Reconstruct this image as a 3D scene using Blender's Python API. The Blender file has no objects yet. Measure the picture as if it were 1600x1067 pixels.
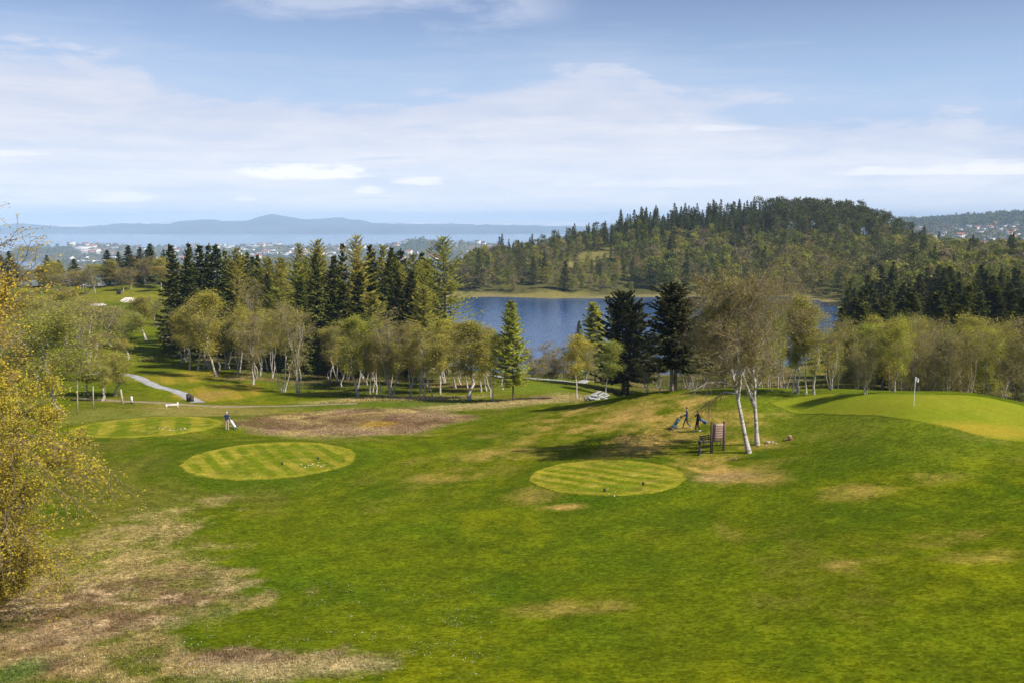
import bpy, math, random
import numpy as np
from mathutils import Vector
random.seed(7)
RNG = np.random.default_rng(11)
scene = bpy.context.scene
COL = scene.collection

# ------------------------------------------------------------------ camera geometry
FPX, HORIZON = 1650.0, 345.0
PITCH = math.atan((533.5 - HORIZON) / FPX)
CP, SP = math.cos(PITCH), math.sin(PITCH)
cam_data = bpy.data.cameras.new('camera')
cam = bpy.data.objects.new('camera', cam_data); COL.objects.link(cam)
cam_data.sensor_width = 36.0; cam_data.lens = 36.0 * FPX / 1600.0
cam_data.clip_start = 0.5; cam_data.clip_end = 60000.0
cam.rotation_euler = (math.pi / 2 - PITCH, 0, 0)
scene.camera = cam

def ray(px, py):
    a = (px - 800.0) / FPX; b = (533.5 - py) / FPX
    return np.array([a, CP + b * SP, -SP + b * CP])
def at(px, py, Y):
    d = ray(px, py); return d * (Y / d[1])
def proj(p):
    x, y, z = p[0], p[1], p[2]
    f = y * CP - z * SP; u = y * SP + z * CP
    return 800 + FPX * x / f, 533.5 - FPX * u / f

# ------------------------------------------------------------------ noise
def _hash(ix, iy, seed):
    h = (ix.astype(np.int64) * 374761393 + iy.astype(np.int64) * 668265263 + seed * 974634777) & 0xffffffff
    h = ((h ^ (h >> 13)) * 1274126177) & 0xffffffff
    h = h ^ (h >> 16)
    return (h & 0xffffff) / float(0xffffff)
def vnoise(x, y, seed=0):
    x = np.asarray(x, float); y = np.asarray(y, float)
    ix = np.floor(x); iy = np.floor(y); fx = x - ix; fy = y - iy
    fx = fx * fx * (3 - 2 * fx); fy = fy * fy * (3 - 2 * fy)
    a = _hash(ix, iy, seed); b = _hash(ix + 1, iy, seed); c = _hash(ix, iy + 1, seed); d = _hash(ix + 1, iy + 1, seed)
    return a + (b - a) * fx + (c - a) * fy + (a - b - c + d) * fx * fy
def fbm(x, y, seed=0, octv=4, gain=.5):
    s = 0.0; amp = 1.0; tot = 0.0
    for o in range(octv):
        s = s + amp * vnoise(x * 2 ** o + 17.3 * o, y * 2 ** o - 9.1 * o, seed + o); tot += amp; amp *= gain
    return s / tot
def sstep(a, b, x):
    t = np.clip((np.asarray(x, float) - a) / (b - a), 0, 1); return t * t * (3 - 2 * t)

# ------------------------------------------------------------------ terrain: heights fitted through surveyed points
LAKE_Z, SEA_Z = -35.0, -150.0
PTS = [  # px, distance, ('y' pixel row | 'z' height)
 (0,34,'y',1067),(400,33,'y',1067),(800,32,'y',1067),(1200,30.5,'y',1067),(1600,29,'y',1067),
 (0,50,'y',905),(150,50,'y',900),(800,48,'y',900),(1500,40,'y',900),(1600,41,'y',880),(450,49.5,'y',900),(1150,44.5,'y',900),
 (-150,64,'y',800),(200,64,'y',800),(800,61,'y',800),(1500,51.5,'y',800),(1150,57,'y',800),
 (420,82,'y',725),(950,68,'y',752),(150,90,'y',700),(700,86,'y',702),(1080,77,'y',700),(1500,64,'y',700),(1300,70,'y',700),(1700,62,'y',700),
 (560,108,'y',658),(560,120,'y',634),(420,110,'y',655),(700,106,'y',655),(800,105,'y',652),(860,106,'y',642),(1080,84,'y',668),(960,97,'y',640),
 (1040,100,'y',613),(1120,97,'y',610),(1200,95,'y',608),(1300,90,'y',610),(1430,75,'y',635),(1250,86,'y',640),(1440,85.5,'y',612),(1520,84,'y',614),(1600,81,'y',629),(1700,78,'y',650),
 (1590,66,'y',688),(980,104,'y',619),(930,108,'y',627),
 (1040,128,'z',-22.5),(1200,125,'z',-22.5),(1300,125,'z',-22),(1440,118,'z',-22),(1600,118,'z',-23),(980,140,'z',-24),(1290,150,'y',602),(1400,150,'z',-24),
 (870,130,'y',612),(780,128,'y',618),(870,150,'y',600),(860,165,'y',591),(930,165,'y',596),(860,200,'z',-31),(1000,200,'z',-31.5),(1150,200,'z',-31.5),(1300,200,'z',-30.5),
 (860,245,'z',-35.2),(1000,250,'z',-35.5),(1150,255,'z',-36),
 (700,135,'y',615),(700,165,'y',588),(700,215,'z',-31),(700,262,'z',-35.6),
 (560,136,'y',618),(560,170,'y',580),(560,230,'z',-28.5),(560,300,'z',-33.5),(620,350,'z',-35.5),
 (400,132,'y',625),(400,155,'y',592),(400,185,'y',560),(400,300,'z',-25),(400,240,'z',-25),
 (250,112,'y',650),(300,100,'y',670),(200,104,'y',664),(250,122,'y',630),(250,145,'y',600),(250,180,'y',560),(250,225,'y',520),(250,285,'y',472),(230,318,'y',447),
 (100,110,'y',650),(100,145,'y',600),(100,225,'y',520),(100,285,'y',474),(100,318,'y',450),(-150,110,'y',655),(-150,225,'y',520),(-150,318,'y',450),
 (100,420,'z',-36),(250,420,'z',-36),(-150,420,'z',-36),(400,420,'z',-36),(560,420,'z',-42),(100,650,'z',-66),(400,650,'z',-66),(-200,650,'z',-66),(640,650,'z',-58),(620,470,'z',-36),
 (760,300,'z',-39),(900,300,'z',-39),(1050,300,'z',-39),(1200,300,'z',-38),(760,400,'z',-39.5),(900,400,'z',-39.5),(1050,400,'z',-39.5),(1200,400,'z',-39),(800,460,'z',-37),(1000,465,'z',-37),(1200,470,'z',-37),
 (740,510,'z',-34.3),(860,488,'z',-34.2),(1000,492,'z',-34.2),(1150,492,'z',-34.2),(1280,480,'z',-34.2),(700,440,'z',-35.2),
 (1330,300,'z',-33.5),(1330,400,'z',-34.2),(1400,400,'z',-32),(1450,300,'z',-31),(1600,300,'z',-29.5),(1450,180,'z',-26.5),(1600,180,'z',-26.5),(1800,200,'z',-26),(1800,350,'z',-29),
 (740,600,'z',-27),(830,560,'z',-29),(830,640,'z',-25.5),(960,600,'z',-22.5),(960,545,'z',-28),(960,660,'z',-16),(780,660,'z',-25.5),(780,800,'z',-38),(700,800,'z',-58),
 (880,655,'z',-21.5),(1040,670,'z',-12),(1100,685,'z',-9),(1100,610,'z',-21),(1270,695,'z',-6.5),(1190,690,'z',-6.5),(1270,605,'z',-21),(1270,540,'z',-30),(1100,540,'z',-30),(1190,640,'z',-14),(1270,645,'z',-13.5),(1360,690,'z',-10.5),
 (1405,690,'z',-19),(1440,665,'z',-26),(1440,560,'z',-30.5),(1520,610,'z',-28),(1600,560,'z',-26.5),(1800,560,'z',-26),(1800,750,'z',-34),(1600,750,'z',-35),(1360,600,'z',-24),
 (1100,900,'z',-28),(1270,900,'z',-28),(1500,900,'z',-38),(950,900,'z',-38),
]
cth, clr, cz = [], [], []
for px, Y, k, v in PTS:
    if k == 'y': p = at(px, v, Y)
    else:
        x = (px - 800) / FPX * Y / (CP + .1 * SP); p = np.array([x * 1.0, Y, v])
        for _ in range(3):
            qx, qy = proj(p); p = at(px, qy, Y); p[2] = v
    cth.append(math.atan2(p[0], p[1])); clr.append(math.log(math.hypot(p[0], p[1]))); cz.append(p[2])
for th, r, z in [(-2.6,6,-7),(-1.6,6,-8),(-.5,6,-9.5),(0,6,-9.5),(.5,6,-9),(1.6,6,-7),(2.6,6,-6.5),(-.5,18,-12.6),(0,18,-12.3),(.5,18,-11.2),(-1.5,30,-12),(1.5,30,-8),(2.6,30,-2),(-2.6,30,-4),
                 (-1.5,100,-16),(1.5,100,-8),(2.6,100,8),(-2.6,100,5),(-.9,60,-16.5),(.9,60,-11),(-.9,120,-20),(.9,120,-17),(-1.2,400,-32),(1.2,400,-26),(2.6,500,20),(-2.6,500,10),(-.9,800,-70),(.9,800,-35)]:
    cth.append(th); clr.append(math.log(r)); cz.append(z)
cth = np.array(cth); clr = np.array(clr) * .42; cz = np.array(cz)
def _k(d2): return np.where(d2 > 1e-12, d2 * np.log(d2 + 1e-20) * .5, 0.0)
_n = len(cz)
_A = np.zeros((_n + 3, _n + 3))
_A[:_n, :_n] = _k((cth[:, None] - cth) ** 2 + (clr[:, None] - clr) ** 2) + np.eye(_n) * 4e-5
_P = np.stack([np.ones(_n), cth, clr], 1); _A[:_n, _n:] = _P; _A[_n:, :_n] = _P.T
_W = np.linalg.solve(_A, np.concatenate([cz, np.zeros(3)]))

def gauss(x, c, w): return np.exp(-((x - c) / w) ** 2)
def z_far(px, r):
    """land between the golf hill and the sea: falls to the fjord, with the headland, the low town and the wooded ridges"""
    n = fbm(px / 60., r / 300., 5, 4)
    coast = np.interp(px, [-600, -100, 20, 60, 100, 700, 780, 900, 1000, 1500], [5200, 5200, 5400, 6000, 6100, 6000, 5700, 6500, 9000, 12000])
    land = -146 + 14 * n + 6 * gauss(px, 415, 25) * 3 * gauss(r, 5400, 400)
    land = land + 52 * gauss(px, 655, 45) * gauss(r, 4700, 500) + 30 * gauss(px, 740, 50) * gauss(r, 4900, 600)
    land = land + 24 * gauss(px, 50, 28) * gauss(r, 5000, 500) + 16 * gauss(px, 140, 45) * gauss(r, 5400, 500)
    bay = sstep(85, 62, px + 14 * (n - .5)) * sstep(4550, 4350, r) * sstep(3200, 3400, r)
    land = land - 22 * bay
    land = land + 62 * gauss(px, 975, 45) * gauss(r, 6000, 900) * 2.0
    z = land - 60 * sstep(-250, 250, r - coast)
    # right hand: town slope and the dark ridge
    right = sstep(1300, 1420, px)
    tr = np.interp(r, [900, 1400, 2000, 2600, 3300, 3700, 4200, 4600, 6000, 9000], [-40, -62, -72, -58, -36, -24, 0, 6, -30, -120])
    rise = np.interp(px, [1300, 1420, 1480, 1540, 1600, 1750, 2000], [0, -6, 0, 10, 20, 34, 30])
    tr = tr + rise * sstep(3500, 4250, r) + 10 * (n - .5)
    return z * (1 - right) + tr * right

def hz(x, y, detail=True):
    x = np.atleast_1d(np.asarray(x, float)); y = np.atleast_1d(np.asarray(y, float))
    r = np.hypot(x, y) + 1e-6; th = np.arctan2(x, y); th0 = np.clip(th, -2.6, 2.6); lr = np.log(np.maximum(r, 2.)) * .42
    out = np.empty_like(x)
    for i in range(0, len(x), 60000):
        s = slice(i, i + 60000)
        K = _k((th0[s, None] - cth) ** 2 + (np.minimum(lr[s], math.log(1000) * .42)[:, None] - clr) ** 2)
        out[s] = K @ _W[:_n] + _W[_n] + _W[_n + 1] * th0[s] + _W[_n + 2] * np.minimum(lr[s], math.log(1000) * .42)
    out = np.clip(out, -72, 30)
    px = 800 + FPX * np.clip(np.tan(np.clip(th, -1.2, 1.2)), -2, 2)
    px = np.where(y > 0, px, np.where(x > 0, 2500, -900))
    w = sstep(math.log(820), math.log(1500), np.log(r))
    m = w > 0
    if m.any(): out[m] = out[m] * (1 - w[m]) + z_far(px[m], r[m]) * w[m]
    if detail:
        a = np.interp(np.log(r), [2, 3.4, 4.6, 5.2, 6, 7, 9], [.12, .12, .15, .35, 1.0, 2.5, 6.0])
        s = np.interp(np.log(r), [2, 4.6, 5.5, 6.2, 7, 9], [7, 9, 14, 25, 60, 200])
        wl = np.where((out < LAKE_Z + 1.2) & (r < 800), .25, 1)
        out = out + wl * a * 2 * (fbm(x / 9., y / 9., 3, 3) - .5) + wl * np.where(r > 300, a * 2.5, 0) * (fbm(x / 45., y / 45., 8, 3) - .5)
        for (cx, cy, rx, ry, rot, hh) in MOUNDS:
            dx = x - cx; dy = y - cy
            u = (dx * math.cos(rot) + dy * math.sin(rot)) / rx; v = (-dx * math.sin(rot) + dy * math.cos(rot)) / ry
            out = out + hh * sstep(1.45, 1.02, np.hypot(u, v))
    return out
MOUNDS = []
def hz1(x, y): return float(hz(np.array([x]), np.array([y]))[0])
_MY = 16 * 1.0065 ** np.arange(700)
def hit(px, py, ymax=1300.):
    d = ray(px, py); T = _MY / d[1]
    T = T[_MY < ymax]
    P = d[None, :] * T[:, None]
    h = hz(P[:, 0], P[:, 1])
    below = np.nonzero(P[:, 2] <= h)[0]
    if len(below) == 0:
        i = len(T) - 1; p = P[i]; return np.array([p[0], p[1], h[i]])
    i = below[0]
    if i == 0: return np.array([P[0][0], P[0][1], h[0]])
    g0 = P[i - 1][2] - h[i - 1]; g1 = h[i] - P[i][2]; t = g0 / (g0 + g1 + 1e-9)
    p = P[i - 1] + (P[i] - P[i - 1]) * t
    p[2] = hz1(p[0], p[1]); return p
def ell(px, py, rx, ry):
    """a patch of ground seen as an ellipse: centre, half width, half depth (metres)"""
    c = hit(px, py); a = hit(px, py + ry); b = hit(px, py - ry)
    return c, rx * c[1] / FPX, max(.3, abs(b[1] - a[1]) / 2), (a[1] + b[1]) / 2

def tag(o, label=None, cat=None, group=None, kind=None):
    if label: o['label'] = label
    if cat: o['category'] = cat
    if group: o['group'] = group
    if kind: o['kind'] = kind
    return o

# ------------------------------------------------------------------ mesh helpers
def mesh_from(name, V, polys, mats, smooth=False, attrs=None):
    """polys: list of (faces array N x k, material index)"""
    me = bpy.data.meshes.new(name)
    V = np.asarray(V, np.float32)
    me.vertices.add(len(V)); me.vertices.foreach_set('co', V.ravel())
    loops, starts, totals, mi = [], [], [], []
    off = 0
    for f, m in polys:
        f = np.asarray(f, np.int32)
        if f.size == 0: continue
        n, k = f.shape
        loops.append(f.ravel()); starts.append(off + np.arange(n, dtype=np.int32) * k); totals.append(np.full(n, k, np.int32))
        mi.append(np.full(n, m, np.int32) if np.isscalar(m) else np.asarray(m, np.int32)); off += n * k
    loops = np.concatenate(loops); starts = np.concatenate(starts); totals = np.concatenate(totals); mi = np.concatenate(mi)
    me.loops.add(len(loops)); me.loops.foreach_set('vertex_index', loops)
    me.polygons.add(len(starts)); me.polygons.foreach_set('loop_start', starts); me.polygons.foreach_set('loop_total', totals)
    me.polygons.foreach_set('material_index', mi)
    if smooth: me.polygons.foreach_set('use_smooth', np.ones(len(starts), bool))
    for m in mats: me.materials.append(m)
    for nm, typ, data in (attrs or []):
        at_ = me.attributes.new(nm, typ, 'POINT')
        at_.data.foreach_set('color' if typ == 'FLOAT_COLOR' else 'value', np.asarray(data, np.float32).ravel())
    me.update(calc_edges=True)
    return me
def link(name, me, parent=None, loc=None):
    o = bpy.data.objects.new(name, me); COL.objects.link(o)
    if parent is not None: o.parent = parent
    if loc is not None: o.location = loc
    return o
def empty(name, loc, rz=0.0):
    o = bpy.data.objects.new(name, None); COL.objects.link(o); o.location = loc; o.rotation_euler = (0, 0, rz); o.empty_display_size = .3
    return o

class Geo:
    """collects pieces of one mesh"""
    def __init__(s): s.V = []; s.F = []; s.n = 0; s.A = []
    def add(s, V, F, m=0, tint=0.0):
        V = np.asarray(V, float); s.V.append(V); s.F.append((np.asarray(F, np.int64) + s.n, m)); s.n += len(V)
        s.A.append(np.full(len(V), tint) if np.isscalar(tint) else tint)
    def mesh(s, name, mats, smooth=False, tint=False):
        V = np.concatenate(s.V)
        return mesh_from(name, V, s.F, mats, smooth, [('tint', 'FLOAT', np.concatenate(s.A))] if tint else None)
    # --- shapes
    def tubes(s, P, R, n=5, m=0, cap=False):
        P = np.asarray(P, float); R = np.asarray(R, float)
        if P.ndim == 2: P = P[None]; R = R[None]
        N, K, _ = P.shape
        T = np.gradient(P, axis=1); T /= np.linalg.norm(T, axis=2, keepdims=True) + 1e-9
        ref = np.where(np.abs(T[:, :1, 2:3]) > .8, np.array([[[1., 0, 0]]]), np.array([[[0, 0, 1.]]]))
        A = np.cross(T, np.broadcast_to(ref, T.shape)); A /= np.linalg.norm(A, axis=2, keepdims=True) + 1e-9
        B = np.cross(T, A)
        ang = np.arange(n) * 2 * math.pi / n
        ring = P[:, :, None, :] + R[:, :, None, None] * (A[:, :, None, :] * np.cos(ang)[None, None, :, None] + B[:, :, None, :] * np.sin(ang)[None, None, :, None])
        V = ring.reshape(-1, 3)
        i = np.arange(N)[:, None, None] * K * n; k = np.arange(K - 1)[None, :, None] * n; j = np.arange(n)[None, None, :]; j2 = (j + 1) % n
        F = np.stack([i + k + j, i + k + j2, i + k + n + j2, i + k + n + j], -1).reshape(-1, 4)
        s.add(V, F, m)
        if cap:
            base = s.n - len(V)
            for q in range(N):
                for kk in (0, K - 1):
                    s.F.append((np.array([[base + q * K * n + kk * n + jj for jj in (range(n) if kk else range(n - 1, -1, -1))]]), m))
    def quads(s, C, U, Vv, m=0, diamond=True):
        C = np.asarray(C); N = len(C)
        if diamond: V = np.stack([C - U, C + Vv, C + U, C - Vv], 1)
        else: V = np.stack([C - U - Vv, C + U - Vv, C + U + Vv, C - U + Vv], 1)
        s.add(V.reshape(-1, 3), np.arange(N * 4).reshape(N, 4), m)
    def box(s, c, d, m=0, rot=None, bev=0.0):
        x, y, z = d[0] / 2, d[1] / 2, d[2] / 2
        if bev > 0:
            b = min(bev, x * .9, y * .9, z * .9); pr = []
            for zz, ins in ((-z, b), (-z + b, 0), (z - b, 0), (z, b)):
                X, Yy = x - ins, y - ins
                pr += [(-X + b, -Yy, zz), (X - b, -Yy, zz), (X, -Yy + b, zz), (X, Yy - b, zz), (X - b, Yy, zz), (-X + b, Yy, zz), (-X, Yy - b, zz), (-X, -Yy + b, zz)]
            V = np.array(pr); F = []
            for k in range(3):
                for j in range(8): F.append((k * 8 + j, k * 8 + (j + 1) % 8, k * 8 + 8 + (j + 1) % 8, k * 8 + 8 + j))
            if rot is not None: V = V @ np.asarray(rot).T
            s.add(V + np.asarray(c), F, m)
            nb = s.n - 32
            s.F.append((np.array([[nb + j for j in range(7, -1, -1)]]), m)); s.F.append((np.array([[nb + 24 + j for j in range(8)]]), m))
            return
        V = np.array([(-x, -y, -z), (x, -y, -z), (x, y, -z), (-x, y, -z), (-x, -y, z), (x, -y, z), (x, y, z), (-x, y, z)])
        if rot is not None: V = V @ np.asarray(rot).T
        s.add(V + np.asarray(c), [(0, 3, 2, 1), (4, 5, 6, 7), (0, 1, 5, 4), (1, 2, 6, 5), (2, 3, 7, 6), (3, 0, 4, 7)], m)
    def lathe(s, prof, n=12, m=0, org=(0, 0, 0), rot=None):
        prof = np.asarray(prof, float); K = len(prof); ang = np.arange(n) * 2 * math.pi / n
        V = np.stack([prof[:, 0][:, None] * np.cos(ang), prof[:, 0][:, None] * np.sin(ang), np.repeat(prof[:, 1][:, None], n, 1)], -1).reshape(-1, 3)
        if rot is not None: V = V @ np.asarray(rot).T
        F = [(k * n + j, k * n + (j + 1) % n, (k + 1) * n + (j + 1) % n, (k + 1) * n + j) for k in range(K - 1) for j in range(n)]
        s.add(V + np.asarray(org), F, m)
def rotm(ax, a):
    c, s = math.cos(a), math.sin(a)
    return np.array({'x': [[1, 0, 0], [0, c, -s], [0, s, c]], 'y': [[c, 0, s], [0, 1, 0], [-s, 0, c]], 'z': [[c, -s, 0], [s, c, 0], [0, 0, 1]]}[ax])

# ------------------------------------------------------------------ materials
def nodemat(name):
    m = bpy.data.materials.new(name); m.use_nodes = True
    nt = m.node_tree
    for n in list(nt.nodes): nt.nodes.remove(n)
    out = nt.nodes.new('ShaderNodeOutputMaterial')
    return m, nt, out
def N(nt, typ, **kw):
    n = nt.nodes.new(typ)
    for k, v in kw.items():
        if k.startswith('i_'):
            key = k[2:]; key = int(key) if key.isdigit() else key.replace('_', ' ')
            n.inputs[key].default_value = v
        else: setattr(n, k, v)
    return n
def math_(nt, op, a, b=None, clamp=False):
    n = nt.nodes.new('ShaderNodeMath'); n.operation = op; n.use_clamp = clamp
    for i, v in enumerate((a, b)):
        if v is None: continue
        if hasattr(v, 'is_linked') or hasattr(v, 'links'): nt.links.new(v, n.inputs[i])
        else: n.inputs[i].default_value = v
    return n.outputs[0]
def mixc(nt, fac, a, b, mode='MIX'):
    n = nt.nodes.new('ShaderNodeMix'); n.data_type = 'RGBA'; n.blend_type = mode
    for i, v in ((0, fac), (6, a), (7, b)):
        if hasattr(v, 'links'): nt.links.new(v, n.inputs[i])
        else: n.inputs[i].default_value = (tuple(v) + (1,) if i and len(v) == 3 else v)
    return n.outputs[2]
def ramp(nt, fac, stops, interp='LINEAR'):
    n = nt.nodes.new('ShaderNodeValToRGB'); n.color_ramp.interpolation = interp
    while len(n.color_ramp.elements) < len(stops): n.color_ramp.elements.new(.5)
    for e, (p, c) in zip(n.color_ramp.elements, stops): e.position = p; e.color = tuple(c) + (1,) if len(c) == 3 else c
    nt.links.new(fac, n.inputs[0]); return n.outputs[0]
def noise(nt, scale, detail=3, rough=.55, coord='Object', stretch=None):
    tc = nt.nodes.new('ShaderNodeTexCoord'); src = tc.outputs[coord]
    if stretch:
        mp = nt.nodes.new('ShaderNodeMapping'); mp.inputs['Scale'].default_value = stretch; nt.links.new(src, mp.inputs[0]); src = mp.outputs[0]
    n = nt.nodes.new('ShaderNodeTexNoise'); n.inputs['Scale'].default_value = scale; n.inputs['Detail'].default_value = detail; n.inputs['Roughness'].default_value = rough
    nt.links.new(src, n.inputs['Vector']); return n.outputs['Fac']
def plain(name, col, rough=.8, spec=.3, var=.25, scale=8., metal=0.0, dark=None, coord='Object', stretch=None):
    m, nt, out = nodemat(name)
    b = N(nt, 'ShaderNodeBsdfPrincipled'); b.inputs['Roughness'].default_value = rough; b.inputs['Specular IOR Level'].default_value = spec; b.inputs['Metallic'].default_value = metal
    f = noise(nt, scale, 4, .6, coord, stretch)
    d = dark if dark else tuple(c * (1 - var) for c in col)
    l = tuple(min(1, c * (1 + var * .6)) for c in col)
    nt.links.new(ramp(nt, f, [(.3, d), (.7, l)]), b.inputs['Base Color']); nt.links.new(b.outputs[0], out.inputs[0])
    return m
def rnd_fac(nt):
    oi = nt.nodes.new('ShaderNodeObjectInfo'); a = nt.nodes.new('ShaderNodeAttribute'); a.attribute_name = 'tint'
    return math_(nt, 'FRACT', math_(nt, 'ADD', oi.outputs['Random'], a.outputs['Fac']))
def leafmat(name, cols, transl=.3, clump=.8, amt=.35):
    m, nt, out = nodemat(name)
    c = ramp(nt, rnd_fac(nt), [(i / (len(cols) - 1), k) for i, k in enumerate(cols)])
    f = noise(nt, clump, 2, .5)
    v = ramp(nt, f, [(.3, (1 - amt,) * 3), (.7, (1 + amt,) * 3)])
    c = mixc(nt, 1.0, c, v, 'MULTIPLY')
    d = N(nt, 'ShaderNodeBsdfDiffuse'); t = N(nt, 'ShaderNodeBsdfTranslucent'); mx = N(nt, 'ShaderNodeMixShader'); mx.inputs[0].default_value = transl
    nt.links.new(c, d.inputs[0]); nt.links.new(c, t.inputs[0]); nt.links.new(d.outputs[0], mx.inputs[1]); nt.links.new(t.outputs[0], mx.inputs[2]); nt.links.new(mx.outputs[0], out.inputs[0])
    return m
def barkmat(name, light, dark, thresh=(.42, .5), scale=2.2, stretch=(1, 1, 3.0)):
    m, nt, out = nodemat(name)
    f = noise(nt, scale, 5, .65, 'Object', stretch); g = noise(nt, scale * 6, 3, .6, 'Object', stretch)
    ff = math_(nt, 'ADD', math_(nt, 'MULTIPLY', f, .7), math_(nt, 'MULTIPLY', g, .3))
    c = ramp(nt, ff, [(thresh[0], dark), (thresh[1], light)])
    b = N(nt, 'ShaderNodeBsdfPrincipled'); b.inputs['Roughness'].default_value = .85; b.inputs['Specular IOR Level'].default_value = .15
    nt.links.new(c, b.inputs['Base Color']); nt.links.new(b.outputs[0], out.inputs[0]); return m

M = {}
M['birch_bark'] = barkmat('birch_bark', (.50, .46, .40), (.12, .10, .085), (.40, .54), 3.0, (1, 1, 2.2))
M['grey_bark'] = barkmat('grey_bark', (.17, .14, .11), (.07, .058, .045), (.35, .6))
M['tan_bark'] = barkmat('tan_bark', (.32, .24, .17), (.10, .08, .06), (.35, .6), 1.5)
M['dark_bark'] = barkmat('dark_bark', (.085, .065, .05), (.035, .028, .022), (.35, .6))
M['pine_bark'] = barkmat('pine_bark', (.20, .13, .085), (.09, .065, .05), (.35, .6))
M['twig'] = barkmat('twig', (.25, .19, .115), (.13, .10, .065), (.35, .6))
M['bare_twig'] = barkmat('bare_twig', (.24, .185, .115), (.14, .108, .068), (.35, .6))
M['leaf_birch'] = leafmat('leaf_birch', [(.38, .36, .055), (.45, .39, .06), (.31, .345, .05), (.43, .35, .075)], .42, .9, .3)
M['leaf_golden'] = leafmat('leaf_golden', [(.55, .42, .04), (.45, .39, .045), (.56, .39, .04)], .42, .55, .4)
M['leaf_rust'] = leafmat('leaf_rust', [(.52, .30, .035), (.52, .36, .04)], .35, .6, .4)
M['leaf_bud'] = leafmat('leaf_bud', [(.34, .29, .085), (.33, .31, .06), (.37, .29, .095)], .4, .8, .3)
M['leaf_larch'] = leafmat('leaf_larch', [(.42, .395, .07), (.35, .36, .06), (.48, .42, .08)], .48, 1.0, .3)
M['needle_spruce'] = leafmat('needle_spruce', [(.088, .105, .024), (.13, .142, .028), (.07, .085, .024), (.115, .115, .03)], .18, .6, .45)
M['needle_fir'] = leafmat('needle_fir', [(.055, .06, .018), (.066, .066, .02)], .12, .6, .45)
M['needle_pine'] = leafmat('needle_pine', [(.085, .10, .03), (.105, .11, .034), (.075, .088, .03), (.12, .115, .04)], .15, .5, .35)
M['leaf_wood'] = leafmat('leaf_wood', [(.19, .20, .036), (.26, .25, .042), (.23, .18, .09), (.08, .11, .027), (.31, .31, .045), (.19, .15, .10), (.24, .25, .04), (.12, .145, .035)], .35, .25, .4)
M['leaf_fresh'] = leafmat('leaf_fresh', [(.52, .52, .075), (.44, .47, .065)], .48, 1.0, .3)
# ------------------------------------------------------------------ light: sun, sky, clouds
SUN_AZ = math.radians(118)      # from +Y (view direction) clockwise: behind, on the right
SUN_EL = math.radians(44)
sd = bpy.data.lights.new('sun', 'SUN'); sd.energy = 4.9; sd.angle = math.radians(.55); sd.color = (1.0, .93, .82)
sun = link('sun', sd)
_sv = Vector((math.sin(SUN_AZ) * math.cos(SUN_EL), math.cos(SUN_AZ) * math.cos(SUN_EL), math.sin(SUN_EL)))
sun.rotation_euler = (-_sv).to_track_quat('-Z', 'Y').to_euler()

w = bpy.data.worlds.new('World'); scene.world = w; w.use_nodes = True
nt = w.node_tree
for n in list(nt.nodes): nt.nodes.remove(n)
L = nt.links
wout = nt.nodes.new('ShaderNodeOutputWorld')
sky = nt.nodes.new('ShaderNodeTexSky'); sky.sky_type = 'NISHITA'; sky.sun_disc = False
sky.sun_elevation = SUN_EL; sky.sun_rotation = SUN_AZ; sky.altitude = 150; sky.air_density = 1.15; sky.dust_density = .8; sky.ozone_density = 3.5
bg = nt.nodes.new('ShaderNodeBackground'); bg.inputs[1].default_value = .076
L.new(mixc(nt, 1.0, sky.outputs[0], (.98, .90, 1.06), 'MULTIPLY'), bg.inputs[0])
tc = nt.nodes.new('ShaderNodeTexCoord'); sep = nt.nodes.new('ShaderNodeSeparateXYZ'); L.new(tc.outputs['Generated'], sep.inputs[0])
X, Y_, Z_ = sep.outputs
az = math_(nt, 'ARCTAN2', X, Y_)
el = math_(nt, 'ARCSINE', Z_)
AZR, ELR = .9, .35
azn = math_(nt, 'ADD', math_(nt, 'MULTIPLY', az, .5 / AZR), .5, True)
def curve_of(pts):
    fc = nt.nodes.new('ShaderNodeFloatCurve'); cv = fc.mapping.curves[0]
    q = []
    for px, py in pts:
        a = math.atan((px - 800) / FPX); e = math.atan((HORIZON - py) / FPX * math.cos(a))
        q.append((a / AZR * .5 + .5, e / ELR))
    q = [(0.0, q[0][1])] + q + [(1.0, q[-1][1])]
    while len(cv.points) < len(q): cv.points.new(.5, .5)
    for p, (a, b) in zip(cv.points, q): p.location = (a, b); p.handle_type = 'AUTO_CLAMPED'
    fc.mapping.update(); L.new(azn, fc.inputs['Value']); return math_(nt, 'MULTIPLY', fc.outputs[0], ELR)
def sky_noise(sx, sy, detail=5, rough=.6, dist=0., off=0.):
    cb = nt.nodes.new('ShaderNodeCombineXYZ')
    L.new(math_(nt, 'MULTIPLY', az, sx), cb.inputs[0]); L.new(math_(nt, 'MULTIPLY', el, sy), cb.inputs[1]); cb.inputs[2].default_value = off
    n = nt.nodes.new('ShaderNodeTexNoise'); n.inputs['Scale'].default_value = 1.0; n.inputs['Detail'].default_value = detail; n.inputs['Roughness'].default_value = rough; n.inputs['Distortion'].default_value = dist
    L.new(cb.outputs[0], n.inputs['Vector']); return n.outputs['Fac']
def smooth(v, a, b):
    n = nt.nodes.new('ShaderNodeMapRange'); n.interpolation_type = 'SMOOTHSTEP'
    L.new(v, n.inputs[0]); n.inputs[1].default_value = a; n.inputs[2].default_value = b; return n.outputs[0]
nA = sky_noise(9, 42, 6, .62, .4); nB = sky_noise(5, 75, 6, .6, .3, 4.); nC = sky_noise(26, 130, 5, .6, .2, 9.)
edge = curve_of([(-400, 60), (0, 62), (130, 72), (215, 92), (262, 122), (330, 140), (480, 152), (640, 150), (780, 132), (880, 106), (940, 104), (1010, 118), (1130, 138), (1240, 152), (1300, 168), (1400, 172), (1500, 172), (1545, 190), (1700, 190), (2000, 180)])
d_edge = math_(nt, 'SUBTRACT', edge, el)
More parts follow.
